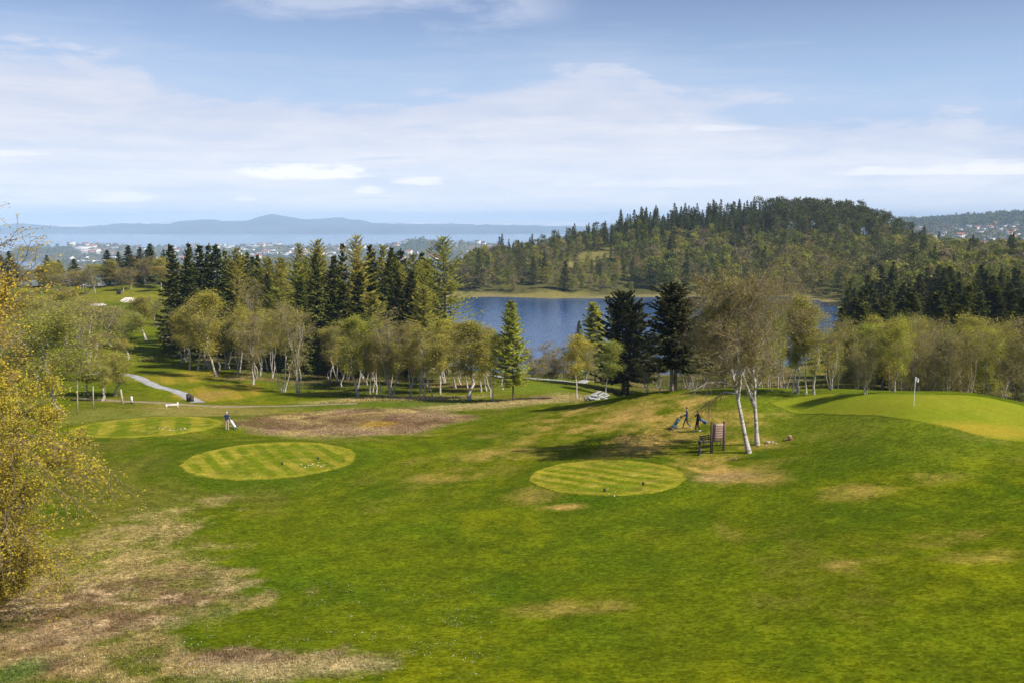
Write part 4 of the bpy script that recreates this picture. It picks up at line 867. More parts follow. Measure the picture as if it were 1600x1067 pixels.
T = [
 # ---- left margin, beyond the foreground tree
 ('wide', 97, 648, None, 468, 235, 'wide spreading olive birch with a thick pale trunk beside the tall thin stake', 0, .6),
 ('birch', 180, 618, None, 548, 80, 'small birch with a straight white trunk left of the gravel path'),
 ('birch', 158, 626, None, 558, 70, 'small birch with a slanting white trunk near the leaning pale post'),
 ('thin', 138, 617, None, 560, 50, 'slim birch sapling behind the two thin stakes on the left slope'),
 ('bare', 60, None, 150, 520, 90, 'brownish bushy tree behind the wide olive birch'),
 ('birch', 228, 531, None, 462, 48, 'small birch on the fairway beside the low sand bunker, upright trunk'),
 ('bare', 262, 537, None, 455, 58, 'leaning thin tree on the fairway against the dark spruces'),
 ('bare', 175, None, 200, 470, 100, 'grey brown twiggy tree behind the wide olive birch, below the white bunker'),
 ('birch', 70, None, 190, 452, 95, 'olive tree above the wide birch at left, crown reaching the small bunker'),
 ('bare', 140, None, 172, 472, 105, 'broad grey brown tree right behind the wide olive birch'),
 ('birch', 30, None, 208, 440, 85, 'rounded olive tree behind the golden edge tree'),
 ('birch', 200, None, 178, 488, 64, 'olive birch at the left border of the fairway above the path'),
 ('birch', 112, None, 238, 450, 80, 'pale olive tree under the ridge between the bunkers'),
 ('birch', 165, None, 150, 520, 70, 'low olive birch behind the leaning pale post'),
 ('birch', 120, None, 215, 478, 90, 'olive round tree below the long thin bunker'),
 # ---- ridge at the far left
 ('spruce', 18, None, 318, 393, 26, 'dark spruce at the very edge of the ridge above the bay'),
 ('spruce', 4, None, 322, 399, 24, 'dark spruce half hidden by the golden foreground tree'),
 ('spruce', 76, None, 325, 399, 22, 'tall pointed spruce above the bay, taller of the two beside the round trees'),
 ('spruce', 95, None, 325, 407, 20, 'short pointed spruce just right of the tall one above the bay'),
 ('spruce', 118, None, 328, 405, 26, 'blunt dark spruce among pale green trees on the left ridge'),
 ('bare', 50, None, 320, 412, 62, 'round grey brown bare tree on the ridge left of the pointed spruce'),
 ('birch', 104, None, 322, 418, 30, 'pale green birch between the spruces on the left ridge'),
 ('birch', 130, None, 322, 420, 34, 'pale olive tree right of the blunt spruce on the left ridge'),
 ('bare', 33, None, 318, 420, 40, 'brown twiggy bush tree on the ridge above the small bunker'),
 ('spruce', 172, None, 322, 391, 24, 'dark spruce at the left end of the row above the white bunker'),
 ('spruce', 188, None, 325, 394, 24, 'second dark spruce of the row above the white bunker'),
 ('spruce', 206, None, 322, 384, 26, 'tall spruce in the middle of the row above the white bunker'),
 ('spruce', 220, None, 328, 387, 24, 'narrow spruce of the row above the white bunker, behind a bare birch'),
 ('spruce', 236, None, 322, 381, 30, 'tallest broad spruce of the row above the white bunker'),
 ('spruce', 258, None, 330, 391, 22, 'short spruce between the row and the big spruce wood'),
 ('thin', 178, 447, None, 406, 26, 'thin birch in front of the spruce row above the white bunker, left one'),
 ('bare', 226, 447, None, 400, 40, 'brown bare tree in front of the spruce row above the white bunker'),
 ('thin', 252, 452, None, 402, 30, 'pale birch at the right end of the spruce row above the white bunker'),
 ('birch', 150, None, 318, 412, 40, 'olive birch at the left foot of the spruce row'),
 # ---- big spruce and larch wood behind the birches
 ('spruce', 277, None, 188, 383, 44, 'big dark spruce at the left corner of the wood beside the fairway'),
 ('spruce', 293, None, 190, 382, 44, 'dark spruce second from the fairway corner of the wood'),
 ('spruce', 314, None, 186, 384, 50, 'broad dark spruce behind the leafy birch by the fairway'),
 ('spruce', 329, None, 195, 384, 44, 'dark spruce in the middle of the left spruce clump'),
 ('spruce', 348, None, 188, 383, 48, 'dark spruce at the right end of the left spruce clump'),
 ('larch', 373, None, 192, 387, 54, 'green larch beside the left spruce clump'),
 ('spruce', 390, None, 200, 396, 40, 'mid green spruce between the green larch and the dark low spruces'),
 ('spruce', 410, None, 215, 401, 34, 'low dark spruce with a blunt top, left of a pair in front of the town'),
 ('spruce', 426, None, 215, 402, 34, 'low dark spruce with a blunt top, right of a pair in front of the town'),
 ('spruce', 419, None, 180, 428, 28, 'slim dark spruce standing low among olive trees'),
 ('larch', 440, None, 190, 402, 56, 'olive larch with layered branches below the town'),
 ('larch', 462, None, 200, 380, 40, 'thin see-through larch top against the town'),
 ('larch', 498, None, 182, 374, 54, 'tall pale larch left of the dark central spruces'),
 ('spruce', 494, None, 172, 398, 44, 'dark spruce in front of the tall pale larch'),
 ('spruce', 517, None, 175, 400, 44, 'dark spruce at the heart of the central wood'),
 ('spruce', 536, None, 182, 381, 40, 'pointed dark spruce left of the tallest larch'),
 ('larch', 558, None, 176, 367, 60, 'tallest pale yellow larch in the middle of the wood'),
 ('spruce', 588, None, 180, 383, 44, 'pointed dark spruce right of the tallest larch'),
 ('larch', 600, None, 190, 382, 42, 'pale larch top between two dark spruces'),
 ('spruce', 608, None, 176, 396, 40, 'shorter spruce in the clump right of the tallest larch'),
 ('spruce', 622, None, 184, 387, 40, 'slim dark spruce at the right of the central clump'),
 ('larch', 645, None, 182, 396, 54, 'olive larch beside the dark slim spruce'),
 ('larch', 668, None, 185, 402, 50, 'low spreading olive larch left of the lakeside larch'),
 ('larch', 698, None, 172, 369, 76, 'big spreading larch with visible trunk at the left end of the lake', 1),
 ('larch', 470, None, 172, 410, 56, 'rounded olive larch in front of the see-through larch top'),
 ('bare', 402, None, 180, 430, 56, 'purplish bare tree crown in the shade of the wood'),
 ('spruce', 362, None, 205, 392, 40, 'spruce behind the green larch, only its side showing'),
 ('spruce', 560, None, 168, 425, 48, 'dark spruce below the tallest larch, behind the birches'),
 ('spruce', 470, None, 165, 440, 44, 'dark spruce deep behind the orange tinted birch'),
 ('spruce', 640, None, 170, 425, 44, 'shaded spruce below the olive larches'),
 ('larch', 662, None, 165, 448, 60, 'bright green low tree in front of the lakeside larch'),
 ('spruce', 300, None, 180, 420, 50, 'dark spruce with low skirts in front of the left spruce clump'),
 ('spruce', 536, None, 165, 440, 50, 'dark spruce with low skirts behind the birch grove'),
 ('larch', 590, None, 162, 455, 60, 'olive undergrowth tree behind the birch grove'),
 ('larch', 430, None, 168, 450, 60, 'olive young larch behind the bare grey tree'),
 # ---- front row of birches along the rough
 ('thin', 296, 577, None, 480, 40, 'slender birch with a bent trunk in front of the dark spruces'),
 ('thin', 309, 578, None, 470, 42, 'slender straight birch left of the full leafy birch'),
 ('birch', 338, 588, None, 452, 68, 'full leafy olive birch in front of the left spruce clump', 0),
 ('thin', 328, 576, None, 470, 40, 'birch with a crooked white trunk just behind the full leafy birch'),
 ('birch', 369, 584, None, 475, 56, 'olive birch with two white trunks right of the full leafy birch', 1),
 ('bare', 395, 601, None, 490, 58, 'bare grey tree with a thick dark trunk at the fairway edge', 2),
 ('birch', 443, 612, None, 468, 64, 'tall leafy birch with clustered leaning trunks, left of the orange tinted birch', 3),
 ('bare', 467, 616, None, 468, 68, 'orange tinted birch with a fan of white trunks at the edge of the rough', 3),
 ('birch', 425, 590, None, 478, 50, 'olive birch between the bare grey tree and the leaning trunks'),
 ('birch', 528, 596, None, 500, 52, 'olive birch set back at the left of the birch grove'),
 ('birch', 560, 619, None, 492, 66, 'birch with a stout white trunk at the left front of the grove', 0),
 ('birch', 590, 615, None, 480, 70, 'birch with many ascending pale limbs in the left of the grove', 4),
 ('bare', 612, 620, None, 486, 64, 'pinkish bare birch crown with three trunks in the grove', 1),
 ('birch', 640, 621, None, 500, 56, 'birch with twin thin trunks in the middle of the grove', 1),
 ('thin', 661, 624, None, 510, 44, 'slim birch beside the tripod lamp pole'),
 ('birch', 688, 590, None, 498, 56, 'olive birch behind the tripod lamp pole'),
 ('birch', 733, 624, None, 500, 74, 'dense dark leaved birch with a dark trunk at the right of the grove', 2),
 ('birch', 752, 612, None, 522, 40, 'small yellow green birch behind the dense dark leaved one', 5),
 ('thin', 766, 620, None, 512, 44, 'yellowish slim birch left of the pointed larch, the farther of two'),
 ('thin', 771, 627, None, 520, 40, 'yellowish slim birch left of the pointed larch, the nearer of two'),
 ('pointed', 802, 625, None, 470, 48, 'neat pointed green larch standing alone before the lake', 0),
 ('birch', 712, 606, None, 505, 50, 'pale leaved birch between the lamp pole and the dense dark birch'),
 # ---- lake shore, right of the pointed larch
 ('thin', 901, 623, None, 522, 42, 'lone yellowish birch with a thin white trunk below the lake'),
 ('pointed', 929, None, 190, 472, 50, 'tall pointed pale larch at the water, left of the black fir', 1),
 ('spruce', 900, None, 200, 502, 24, 'small blue green spruce top at the water'),
 ('bare', 862, None, 205, 530, 36, 'grey bare tree at the near shore, tallest of the bare ones'),
 ('bare', 832, None, 205, 540, 44, 'grey bare bush at the near shore just right of the pointed larch'),
 ('bare', 882, None, 200, 538, 34, 'purplish bare tree at the near shore below the water'),
 ('birch', 915, None, 180, 530, 40, 'olive birch at the near shore beside the small spruce top'),
 ('bare', 845, None, 190, 555, 40, 'low brown shrub tree along the gravel path by the shore'),
 ('bare', 938, None, 175, 540, 44, 'brown twiggy tree left of the black fir'),
 ('thin', 945, 619, None, 530, 44, 'white trunked birch at the left foot of the black fir'),
 ('fir', 979, 617, None, 455, 74, 'black double trunked fir on the edge of the knoll', 0, .3),
 ('fir', 1052, 610, None, 441, 80, 'large dark fir with a thick tan trunk right of the black fir', 1, .2),
 ('bare', 1012, 613, None, 560, 40, 'small dark crooked tree between the two big firs'),
 ('thin', 1030, 613, None, 520, 34, 'thin pale birch under the large dark fir'),
 ('bare', 1090, None, 120, 500, 80, 'brownish bare tree behind the two leaning birches, left one'),
 ('bare', 1160, None, 138, 470, 70, 'twiggy tree seen through the crowns of the two leaning birches'),
 ('birch', 1212, None, 132, 470, 60, 'olive birch between the forked birch and the four behind the green'),
 ('bare', 1075, None, 135, 478, 60, 'brown twiggy tree right behind the large dark fir'),
 ('birch', 1110, None, 140, 472, 60, 'thin leaved birch behind the left crown of the leaning birch'),
 ('birch', 1225, None, 150, 474, 64, 'olive birch in front of the dark strip of water'),
 ('bare', 1300, None, 140, 492, 60, 'brown bare tree between the four birches and the dark wood'),
 ('birch', 1310, None, 122, 520, 50, 'young olive birch left of the yellow green one'),
 ('birch', 1072, None, 150, 462, 84, 'tall olive tree over the water, right of the large dark fir'),
 ('birch', 1145, None, 150, 458, 90, 'tall olive tree over the water behind the two leaning birches'),
 ('bare', 1185, None, 120, 466, 70, 'twiggy tree close behind the forked birch'),
 ('bare', 1130, None, 130, 490, 80, 'brownish bare tree behind the two leaning birches, middle one'),
 ('birch', 1195, None, 125, 462, 66, 'olive birch right behind the two leaning birches'),
 # ---- right of the knoll
 ('birch', 1238, 614, None, 468, 52, 'olive birch with white trunk, left of the four behind the green', 0),
 ('birch', 1247, 614, None, 460, 56, 'tall olive birch, second of the four behind the green', 2),
 ('thin', 1262, 616, None, 470, 46, 'slim olive birch, third of the four behind the green'),
 ('birch', 1272, 616, None, 478, 60, 'olive birch with a slanting trunk, right of the four behind the green', 5),
 ('bare', 1298, 609, None, 500, 60, 'brown tree with a thick stump like trunk right of the four birches'),
 ('birch', 1353, None, 128, 508, 46, 'bright yellow green birch above the pale bare bush'),
 ('bare', 1353, 617, None, 545, 50, 'pale bare many stemmed bush tree behind the green', 3),
 ('birch', 1397, 612, None, 500, 54, 'olive birch with a dark trunk left of the flag'),
 ('birch', 1412, None, 120, 488, 56, 'tall olive birch just left of the flag'),
 ('bare', 1448, None, 118, 520, 60, 'dark bare tree just right of the flag'),
 ('bare', 1478, None, 116, 512, 62, 'wide brown bare tree behind the crest, right of the flag'),
 ('bare', 1508, None, 118, 508, 60, 'greyish purple bare tree behind the crest'),
 ('birch', 1535, None, 124, 512, 56, 'dull olive birch behind the crest near the right edge'),
 ('birch', 1560, None, 112, 500, 64, 'olive birch with pale trunk at the right edge wood'),
 ('bare', 1590, None, 112, 515, 64, 'grey bare tree cut by the right edge of the picture'),
 ('birch', 1618, None, 110, 505, 64, 'olive birch partly outside the right edge'),
 ('bare', 1328, None, 130, 560, 40, 'low dark bare shrub left of the pale many stemmed bush'),
 ('bare', 1425, None, 125, 545, 44, 'brown thicket tree low behind the flag'),
]
for row in T:
    kind, px, base, Y, top, width, label = row[:7]
    tree(kind, px, base, Y, top, width, label, None, row[7] if len(row) > 7 else None, row[8] if len(row) > 8 else None)

# grove: slender trunks that look alike
for i in range(34):
    px = rt.uniform(500, 790); base = rt.uniform(588, 622) if px > 540 else rt.uniform(580, 605)
    if px > 700: base = rt.uniform(592, 612)
    tree('thin', px, base, None, rt.uniform(505, 545), rt.uniform(34, 50), 'slender white trunked birch in the grove along the rough', 'slender birches of the grove')
for i in range(16):
    px = rt.uniform(285, 460); tree('thin', px, rt.uniform(560, 578) + (px - 285) * .12, None, rt.uniform(478, 515), rt.uniform(34, 50), 'thin birch in the shade in front of the left spruce wood', 'thin birches before the left spruce wood')
for i in range(22):
    px = rt.uniform(820, 1220); Y = rt.uniform(185, 225)
    tree('bare', px, None, Y, rt.uniform(545, 572), rt.uniform(30, 46), 'grey leafless bush tree along the near shore of the lake', 'bare trees along the near shore')
# dark spruce wood right of the lake
for i in range(105):
    px = rt.uniform(1318, 1660); Y = rt.uniform(150, 340); lo = 462 - (Y - 150) * .27 + max(0, (1400 - px)) * .30
    tree('spruce', px, None, Y, rt.uniform(lo - 10, lo + 22), rt.uniform(.9, 1.25) * 5.4 * FPX / Y, 'dark spruce in the dense wood between the green and the lake hill', 'spruces of the dark wood on the right')
for i in range(46):
    px = rt.uniform(1290, 1660); Y = rt.uniform(122, 150)
    tree('bare' if rt.random() < .55 else 'birch', px, None, Y, rt.uniform(488, 548), rt.uniform(36, 74), 'twiggy brownish tree in the belt in front of the dark spruce wood', 'twiggy trees in the belt behind the green')
for i in range(16):
    px = rt.uniform(270, 690); tree('spruce', px, None, rt.uniform(205, 260), rt.uniform(392, 412), None, 'spruce deep inside the wood with only its top showing', 'spruces deep in the left wood')
for i in range(30):
    px = rt.uniform(360, 700); tree('larch', px, None, rt.uniform(172, 235), rt.uniform(396, 440), None, 'olive larch deep inside the wood with only its top showing', 'larches deep in the left wood')
for i in range(20):
    px = rt.uniform(-20, 275); tree('bare' if i % 3 else 'birch', px, None, rt.uniform(296, 330), rt.uniform(404, 428), rt.uniform(28, 46), 'small twiggy tree among the spruces on the left ridge', 'twiggy trees on the left ridge')
for i in range(16):
    px = rt.uniform(-40, 180); tree('birch' if i % 2 else 'bare', px, None, rt.uniform(180, 300), rt.uniform(450, 490) if px < 120 else rt.uniform(455, 490), rt.uniform(36, 60), 'olive bushy tree below the left ridge', 'bushy trees below the left ridge')
# ------------------------------------------------------------------ the two leaning birches by the notice board
def img_path(pts, Y0, Yd, n=9):
    P = np.array([at(px, py, Y0 + Yd * i / (len(pts) - 1)) for i, (px, py) in enumerate(pts)])
    t = np.linspace(0, 1, len(P)); u = np.linspace(0, 1, n)
    return np.stack([np.interp(u, t, P[:, k]) for k in range(3)], 1)
def featured(seed, px, base, stems, limbs_px, label):
    b = hit(px, base); Y0 = b[1]; paths = []
    for pts, r0, yd in stems: paths.append((img_path(pts, Y0, yd) - b, r0))
    H = max(p[0][-1, 2] for p in paths)
    _, _, parts = broadleaf(seed, H, 4.1, .36, 36, 8, 8, 2, .045, weep=.14, twigm='bare_twig', leafm='leaf_bud', twig_r=.009, trunk_paths=[paths[0]] + paths[1:], up=.28, ang=.92, extra=3, leaf_jit=.06)
    o = empty('birch_tree', b)
    for pts, r0, yd in limbs_px:
        g = Geo(); p = img_path(pts, Y0 + yd[0], yd[1], 7) - b; g.tubes(p, r0 * np.linspace(1, .3, 7), 6, 0)
        tw, _, _ = spawn(np.random.default_rng(seed + 5), p[None], 14, .2, 1, lambda t: 1.1 + 0 * t, .7, .15, .2, 4); g.tubes(tw, np.linspace(.022, .008, 4)[None] * np.ones((len(tw), 1)), 3, 1)
        tw2, _, _ = spawn(np.random.default_rng(seed + 6), tw, 7, .1, 1, lambda t: .6 + 0 * t, .7, 0, .6, 3); g.tubes(tw2, np.linspace(.010, .005, 3)[None] * np.ones((len(tw2), 1)), 3, 1)
        link('limb', g.mesh('limb', [M['birch_bark'], M['bare_twig']], True), o)
    for pn, me in parts: link(pn, me, o)
    return tag(o, label, 'birch')
featured(401, 1170, 707, [([(1170, 708), (1165, 685), (1159, 655), (1153, 622), (1148, 600), (1143, 578), (1141, 552), (1137, 520), (1134, 485), (1128, 448)], .165, 1.5),
                          ([(1153, 622), (1156, 606), (1158, 590), (1154, 565), (1150, 535), (1150, 500), (1144, 455)], .11, -1.5)],
         [([(1143, 575), (1115, 549), (1086, 530), (1070, 524)], .085, (0.7, -1.6)), ([(1150, 603), (1128, 597), (1105, 598), (1080, 612)], .06, (0.3, -1.8)), ([(1152, 615), (1132, 612), (1112, 625), (1102, 640)], .05, (.2, 1.8)), ([(1141, 550), (1118, 521), (1088, 520)], .06, (1, 1.5))],
         'leaning birch with a mottled white trunk, nearest to the notice board')
featured(402, 1183, 695, [([(1183, 695), (1182, 670), (1180, 640), (1179, 620), (1180, 600), (1175, 569), (1173, 518), (1171, 476), (1172, 440)], .155, 1.0),
                          ([(1179, 634), (1171, 615), (1162, 591), (1154, 567), (1151, 535), (1145, 512), (1140, 480), (1137, 455)], .13, -1.8)],
         [([(1181, 580), (1195, 573), (1206, 568), (1216, 579)], .05, (0, -1.2)), ([(1173, 520), (1182, 508), (1186, 500)], .05, (0.5, 1)), ([(1171, 480), (1182, 462), (1196, 452)], .05, (1, 1))],
         'forked birch with a white trunk, just right of the leaning one by the notice board')

# ------------------------------------------------------------------ big trees at the left edge of the foreground
def edge_tree(px, Y, top, R, seed, label, leafm, leaf, **kw):
    p = at(px, 900, Y); p[2] = hz1(p[0], p[1])
    H = at(px, top, Y)[2] - p[2]
    _, _, parts = broadleaf(seed, H, R, leaf=leaf, leafm=leafm, **kw)
    o = empty('tree', p)
    o.name = 'broadleaf_tree'
    for pn, me in parts: link(pn, me, o)
    return tag(o, label, 'tree')
edge_tree(-46, 52, 415, 4.2, 501, 'tall golden leaved tree cut by the left edge of the picture', 'leaf_golden', .055, cb=.12, limbs=50, sub=9, twigs=9, leaves=15, stems=2, weep=.1, bark='grey_bark', twig_r=.012, up=.4, trunk_r=.2, lean=.1, prof=.3, leaf_jit=.10)
edge_tree(-75, 48, 420, 2.9, 502, 'rust tinted young tree at the left edge, in front of the golden one', 'leaf_rust', .045, cb=.2, limbs=26, sub=7, twigs=8, leaves=10, stems=2, weep=.1, bark='grey_bark', twig_r=.011, up=.5, lean=.08, prof=.5, leaf_jit=.08)
edge_tree(-22, 45, 575, 2.55, 503, 'bushy yellow green tree low at the left edge, over the unmown grass', 'leaf_golden', .050, cb=.06, limbs=60, sub=9, twigs=9, leaves=15, stems=5, weep=.15, bark='grey_bark', twig_r=.010, up=.25, spread=.5, prof=.25, ang=.95, leaf_jit=.10)
edge_tree(-34, 41, 655, 2.4, 504, 'olive shrubby tree at the lower left corner, lowest of the edge trees', 'leaf_golden', .048, cb=.05, limbs=46, sub=9, twigs=9, leaves=13, stems=5, weep=.2, bark='grey_bark', twig_r=.010, up=.15, spread=.6, prof=.25, ang=1.0, leaf_jit=.10)

# ------------------------------------------------------------------ wood on the hill beyond the lake
rw = np.random.default_rng(77)
cand = []
for Yc in np.arange(487, 735, 8.2):
    for pxc in np.arange(700, 1760, 6.8 * FPX / Yc):
        px = pxc + rw.uniform(-.5, .5) * 6.4 * FPX / Yc; Y = Yc + rw.uniform(-3, 3); cand.append((px, Y))
for Yc in np.arange(350, 487, 8):
    for pxc in np.arange(1335, 1760, 7 * FPX / Yc):
        cand.append((pxc + rw.uniform(-.5, .5) * 6 * FPX / Yc, Yc + rw.uniform(-3, 3)))
for Yc in np.arange(505, 640, 8):
    for pxc in np.arange(640, 740, 7 * FPX / Yc): cand.append((pxc + rw.uniform(-6, 6), Yc + rw.uniform(-3, 3)))
cand = np.array(cand); cx = (cand[:, 0] - 800) / FPX * cand[:, 1] / (CP + .08 * SP); cy = cand[:, 1]; czz = hz(cx, cy)
keep = (czz > LAKE_Z + .9)
clear = np.zeros(len(cx))
for a in [(945, 400, 46, 6), (905, 412, 34, 6), (860, 459, 62, 4.5), (1010, 434, 26, 5), (830, 448, 30, 4)]:
    clear = np.maximum(clear, E(cx, cy, *a, .2, .35, 20.))
thin_shore = (czz < LAKE_Z + 3.0) & (rw.random(len(cx)) < .3)
keep &= (rw.random(len(cx)) > clear * .97) & ~thin_shore
cx, cy, czz, cpx = cx[keep], cy[keep], czz[keep], cand[keep, 0]
nse = fbm(cx / 40., cy / 40., 33, 3); rnd = rw.random(len(cx))
conif = sstep(-23, -13, czz + 14 * (nse - .5)); conif = np.where(cpx < 960, np.maximum(conif, .35 * sstep(-26, -16, czz) + .1), conif); conif = np.where(cpx > 1425, .10, conif); conif = np.maximum(conif, .12)
isc = rnd < conif
pine_p = sstep(1150, 1270, cpx) * .85 + .08
isp = isc & (rw.random(len(cx)) < pine_p) & (cpx < 1440)
kinds = np.where(isp, 2, np.where(isc, 1, 0))
order = np.argsort(np.hypot(cx, cy)); lim = {0: 270, 1: 165, 2: 240}; used = {0: 0, 1: 0, 2: 0}
LAB = {0: ('wood_small', 'olive broadleaf tree in the wood on the hill beyond the lake', 'broadleaf trees of the hill wood'), 1: ('spruce_small', 'dark spruce in the wood on the hill beyond the lake', 'spruces of the hill wood'), 2: ('pine_small', 'dark round topped pine in the wood on the hill beyond the lake', 'pines of the hill wood')}
rest = []
for i in order:
    k = int(kinds[i]); H = {0: rw.uniform(8.5, 16), 1: rw.uniform(12, 22), 2: rw.uniform(16, 22)}[k]
    if cpx[i] > 1425 and k == 0: H *= 1.1
    if cpx[i] < 965: H *= .72
    if 860 < cpx[i] < 1010 and czz[i] < -22.5: H *= .65
    if used[k] < lim[k]:
        used[k] += 1; plant(LAB[k][0], (cx[i], cy[i], czz[i] - .1), H, None, LAB[k][1], LAB[k][2])
    else: rest.append((k, cx[i], cy[i], czz[i], H))
# a few that stand out
tree('spruce_small', 1440, None, 560, 355, 17, 'lone tall spruce at the right foot of the wooded hill, against the far town')
for px, Y, top, w_, kd, lb in [(748, 520, 389, 22, 'spruce_small', 'dark spruce at the far shore, left end of the lake'), (815, 530, 388, 20, 'pine_small', 'tall bare stemmed pine on the lake point'), (833, 520, 402, 16, 'spruce_small', 'slim dark spruce on the lake point'), (851, 522, 394, 16, 'spruce_small', 'narrow dark spruce behind the pale beach of the lake point'), (884, 500, 409, 20, 'spruce_small', 'dark conical spruce standing at the water right of the beach'),
                           (1470, 330, 415, 40, 'wood_small', 'round olive tree at the top of the dark wood')]:
    tree(kd, px, None, Y, top, w_, lb)
def merged(name, items, sub=1.0):
    g = Geo(); mats = [M['leaf_wood'], M['needle_spruce'], M['needle_pine'], M['grey_bark']]
    lib = []
    for k, key in ((0, 'wood_small'), (1, 'spruce_small'), (2, 'pine_small')):
        lst = []
        for h, r, parts in PR[key]:
            me = parts[0][1]; nv = len(me.vertices); co = np.empty(nv * 3); me.vertices.foreach_get('co', co); co = co.reshape(-1, 3)
            npoly = len(me.polygons); vi = np.empty(len(me.loops), np.int32); me.loops.foreach_get('vertex_index', vi); mi = np.empty(npoly, np.int32); me.polygons.foreach_get('material_index', mi)
            lst.append((h, co, vi.reshape(-1, 4), mi))
        lib.append(lst)
    Vs, Fs, Ms, Ts = [], [], [], []; nv = 0
    for k, x, y, z, H in items:
        h, co, f, mi = lib[k][rw.integers(len(lib[k]))]
        a = rw.random() * 6.28; s = H / h; c_, s_ = math.cos(a) * s, math.sin(a) * s
        V = np.stack([co[:, 0] * c_ - co[:, 1] * s_ + x, co[:, 0] * s_ + co[:, 1] * c_ + y, co[:, 2] * s + z - .1], 1)
        Vs.append(V); Fs.append(f + nv); Ms.append(np.where(mi == 0, k, 3)); Ts.append(np.full(len(V), rw.random())); nv += len(V)
    o = link(name, mesh_from(name, np.concatenate(Vs), [(np.concatenate(Fs), np.concatenate(Ms))], mats, False, [('tint', 'FLOAT', np.concatenate(Ts))])); return tag(o, kind='stuff')
merged('far_woodland', rest)
print('hill individual', used, 'rest', len(rest))

# rock ledges on the hill
M['rock'] = plain('rock', (.24, .22, .20), .9, .2, .45, .35)
def boulder(seed, sx, sy, sz, n=14, m=10, lay=0.):
    rng = np.random.default_rng(seed); th_ = np.linspace(0, 2 * math.pi, n + 1)[:-1]; ph = np.linspace(.05, math.pi - .05, m)
    TH_, PH = np.meshgrid(th_, ph); d = np.stack([np.sin(PH) * np.cos(TH_), np.sin(PH) * np.sin(TH_), np.cos(PH)], -1)
    d = np.sign(d) * np.abs(d) ** .75
    r = .75 + .5 * fbm(d[..., 0] * 1.7 + seed, d[..., 1] * 1.7 + d[..., 2] * 2.1, seed, 3) + lay * np.sin(d[..., 2] * 9)
    V = (d * r[..., None] * np.array([sx, sy, sz]) / 2).reshape(-1, 3)
    F = [(i * n + j, (i + 1) * n + j, (i + 1) * n + (j + 1) % n, i * n + (j + 1) % n) for i in range(m - 1) for j in range(n)]
    return V, F
for i, (px, py, s) in enumerate([(1183, 397, 6), (1214, 402, 8), (1236, 392, 6), (1262, 398, 9), (1290, 391, 7), (1318, 396, 5), (1228, 409, 5), (1272, 405, 5)]):
    p = hit(px, py); g = Geo(); V, F = boulder(900 + i, s, s * .6, s * .42, 20, 14, .08); g.add(V, F, 0)
    tag(link('rock_ledge', g.mesh('rock_ledge', [M['rock']]), None, p + np.array([0, 0, 1.5])), 'grey layered rock ledge among the trees on the hill', 'rock', 'rock ledges on the lake hill')

# ------------------------------------------------------------------ far town
M['w_white'] = plain('house_white', (.72, .70, .66), .7, .2, .06, .3); M['w_cream'] = plain('house_cream', (.60, .52, .36), .7, .2, .08, .3); M['w_red'] = plain('house_red', (.32, .085, .055), .8, .2, .1, .3)
M['w_grey'] = plain('house_grey', (.33, .34, .36), .7, .2, .1, .3); M['r_dark'] = plain('roof_dark', (.055, .055, .06), .7, .2, .2, .4); M['r_red'] = plain('roof_red', (.33, .11, .055), .8, .2, .2, .4); M['r_grey'] = plain('roof_grey', (.30, .31, .33), .7, .2, .15, .4)
M['pane'] = plain('window_pane', (.05, .07, .10), .15, .5, .1, 1.)
def house_mesh(L_, W_, Hh, rise, wall, roof, rows, cols):
    g = Geo(); g.box((0, 0, Hh / 2 - 1), (L_, W_, Hh + 2), 0)
    if rise > 0:
        e = .4; x, y = L_ / 2 + e, W_ / 2 + e
        V = [(-x, -y, Hh), (x, -y, Hh), (x, y, Hh), (-x, y, Hh), (-x, 0, Hh + rise), (x, 0, Hh + rise)]
        V = np.array(V) + np.array([0, 0, .02]); g.add(V, [(0, 1, 5, 4), (2, 3, 4, 5)], 1); g.add(V[[0, 3, 4]], [(0, 2, 1)], 0); g.add(V[[1, 2, 5]], [(0, 1, 2)], 0); g.add(V[:4], [(0, 3, 2, 1)], 1)
        g.box((L_ * .22, W_ * .1, Hh + rise * .9), (.9, .9, 1.6), 1)
    else:
        g.box((0, 0, Hh + .2), (L_ + .3, W_ + .3, .5), 1); g.box((L_ * .2, 0, Hh + 1.2), (L_ * .18, W_ * .4, 1.6), 1)
    for r_ in range(rows):
        for c_ in range(cols):
            zc = (r_ + .55) * Hh / rows; xc = (c_ + .5) / cols * L_ - L_ / 2
            for sgn in (-1, 1): g.box((xc, sgn * W_ / 2, zc), (L_ / cols * .5, .12, Hh / rows * .45), 2)
    for c_ in range(2):
        for sgn in (-1, 1): g.box((sgn * L_ / 2, (c_ - .5) * W_ * .5, Hh * .5), (.12, W_ * .2, Hh * .25), 2)
    me = bpy.data.meshes.new('house')
    polys4 = [(f, m) for f, m in g.F]
    return mesh_from('house', np.concatenate(g.V), polys4, [M[wall], M[roof], M['pane']])
HOUSES = [('white house with a dark roof', house_mesh(13, 9, 6, 3.2, 'w_white', 'r_dark', 2, 4)), ('white house with a red tiled roof', house_mesh(14, 9, 6, 3.4, 'w_white', 'r_red', 2, 4)), ('cream house with a red tiled roof', house_mesh(12, 9, 6, 3.2, 'w_cream', 'r_red', 2, 3)),
          ('red wooden house with a dark roof', house_mesh(12, 8, 5.5, 3, 'w_red', 'r_dark', 2, 3)), ('grey house with a dark roof', house_mesh(15, 10, 6, 3, 'w_grey', 'r_dark', 2, 4)), ('long white flat roofed block', house_mesh(44, 13, 11, 0, 'w_white', 'r_grey', 3, 12)),
          ('pale grey flat roofed hall', house_mesh(60, 28, 9, 0, 'w_grey', 'r_grey', 2, 9)), ('white flat roofed warehouse', house_mesh(52, 24, 9, 0, 'w_white', 'w_white', 1, 8))]
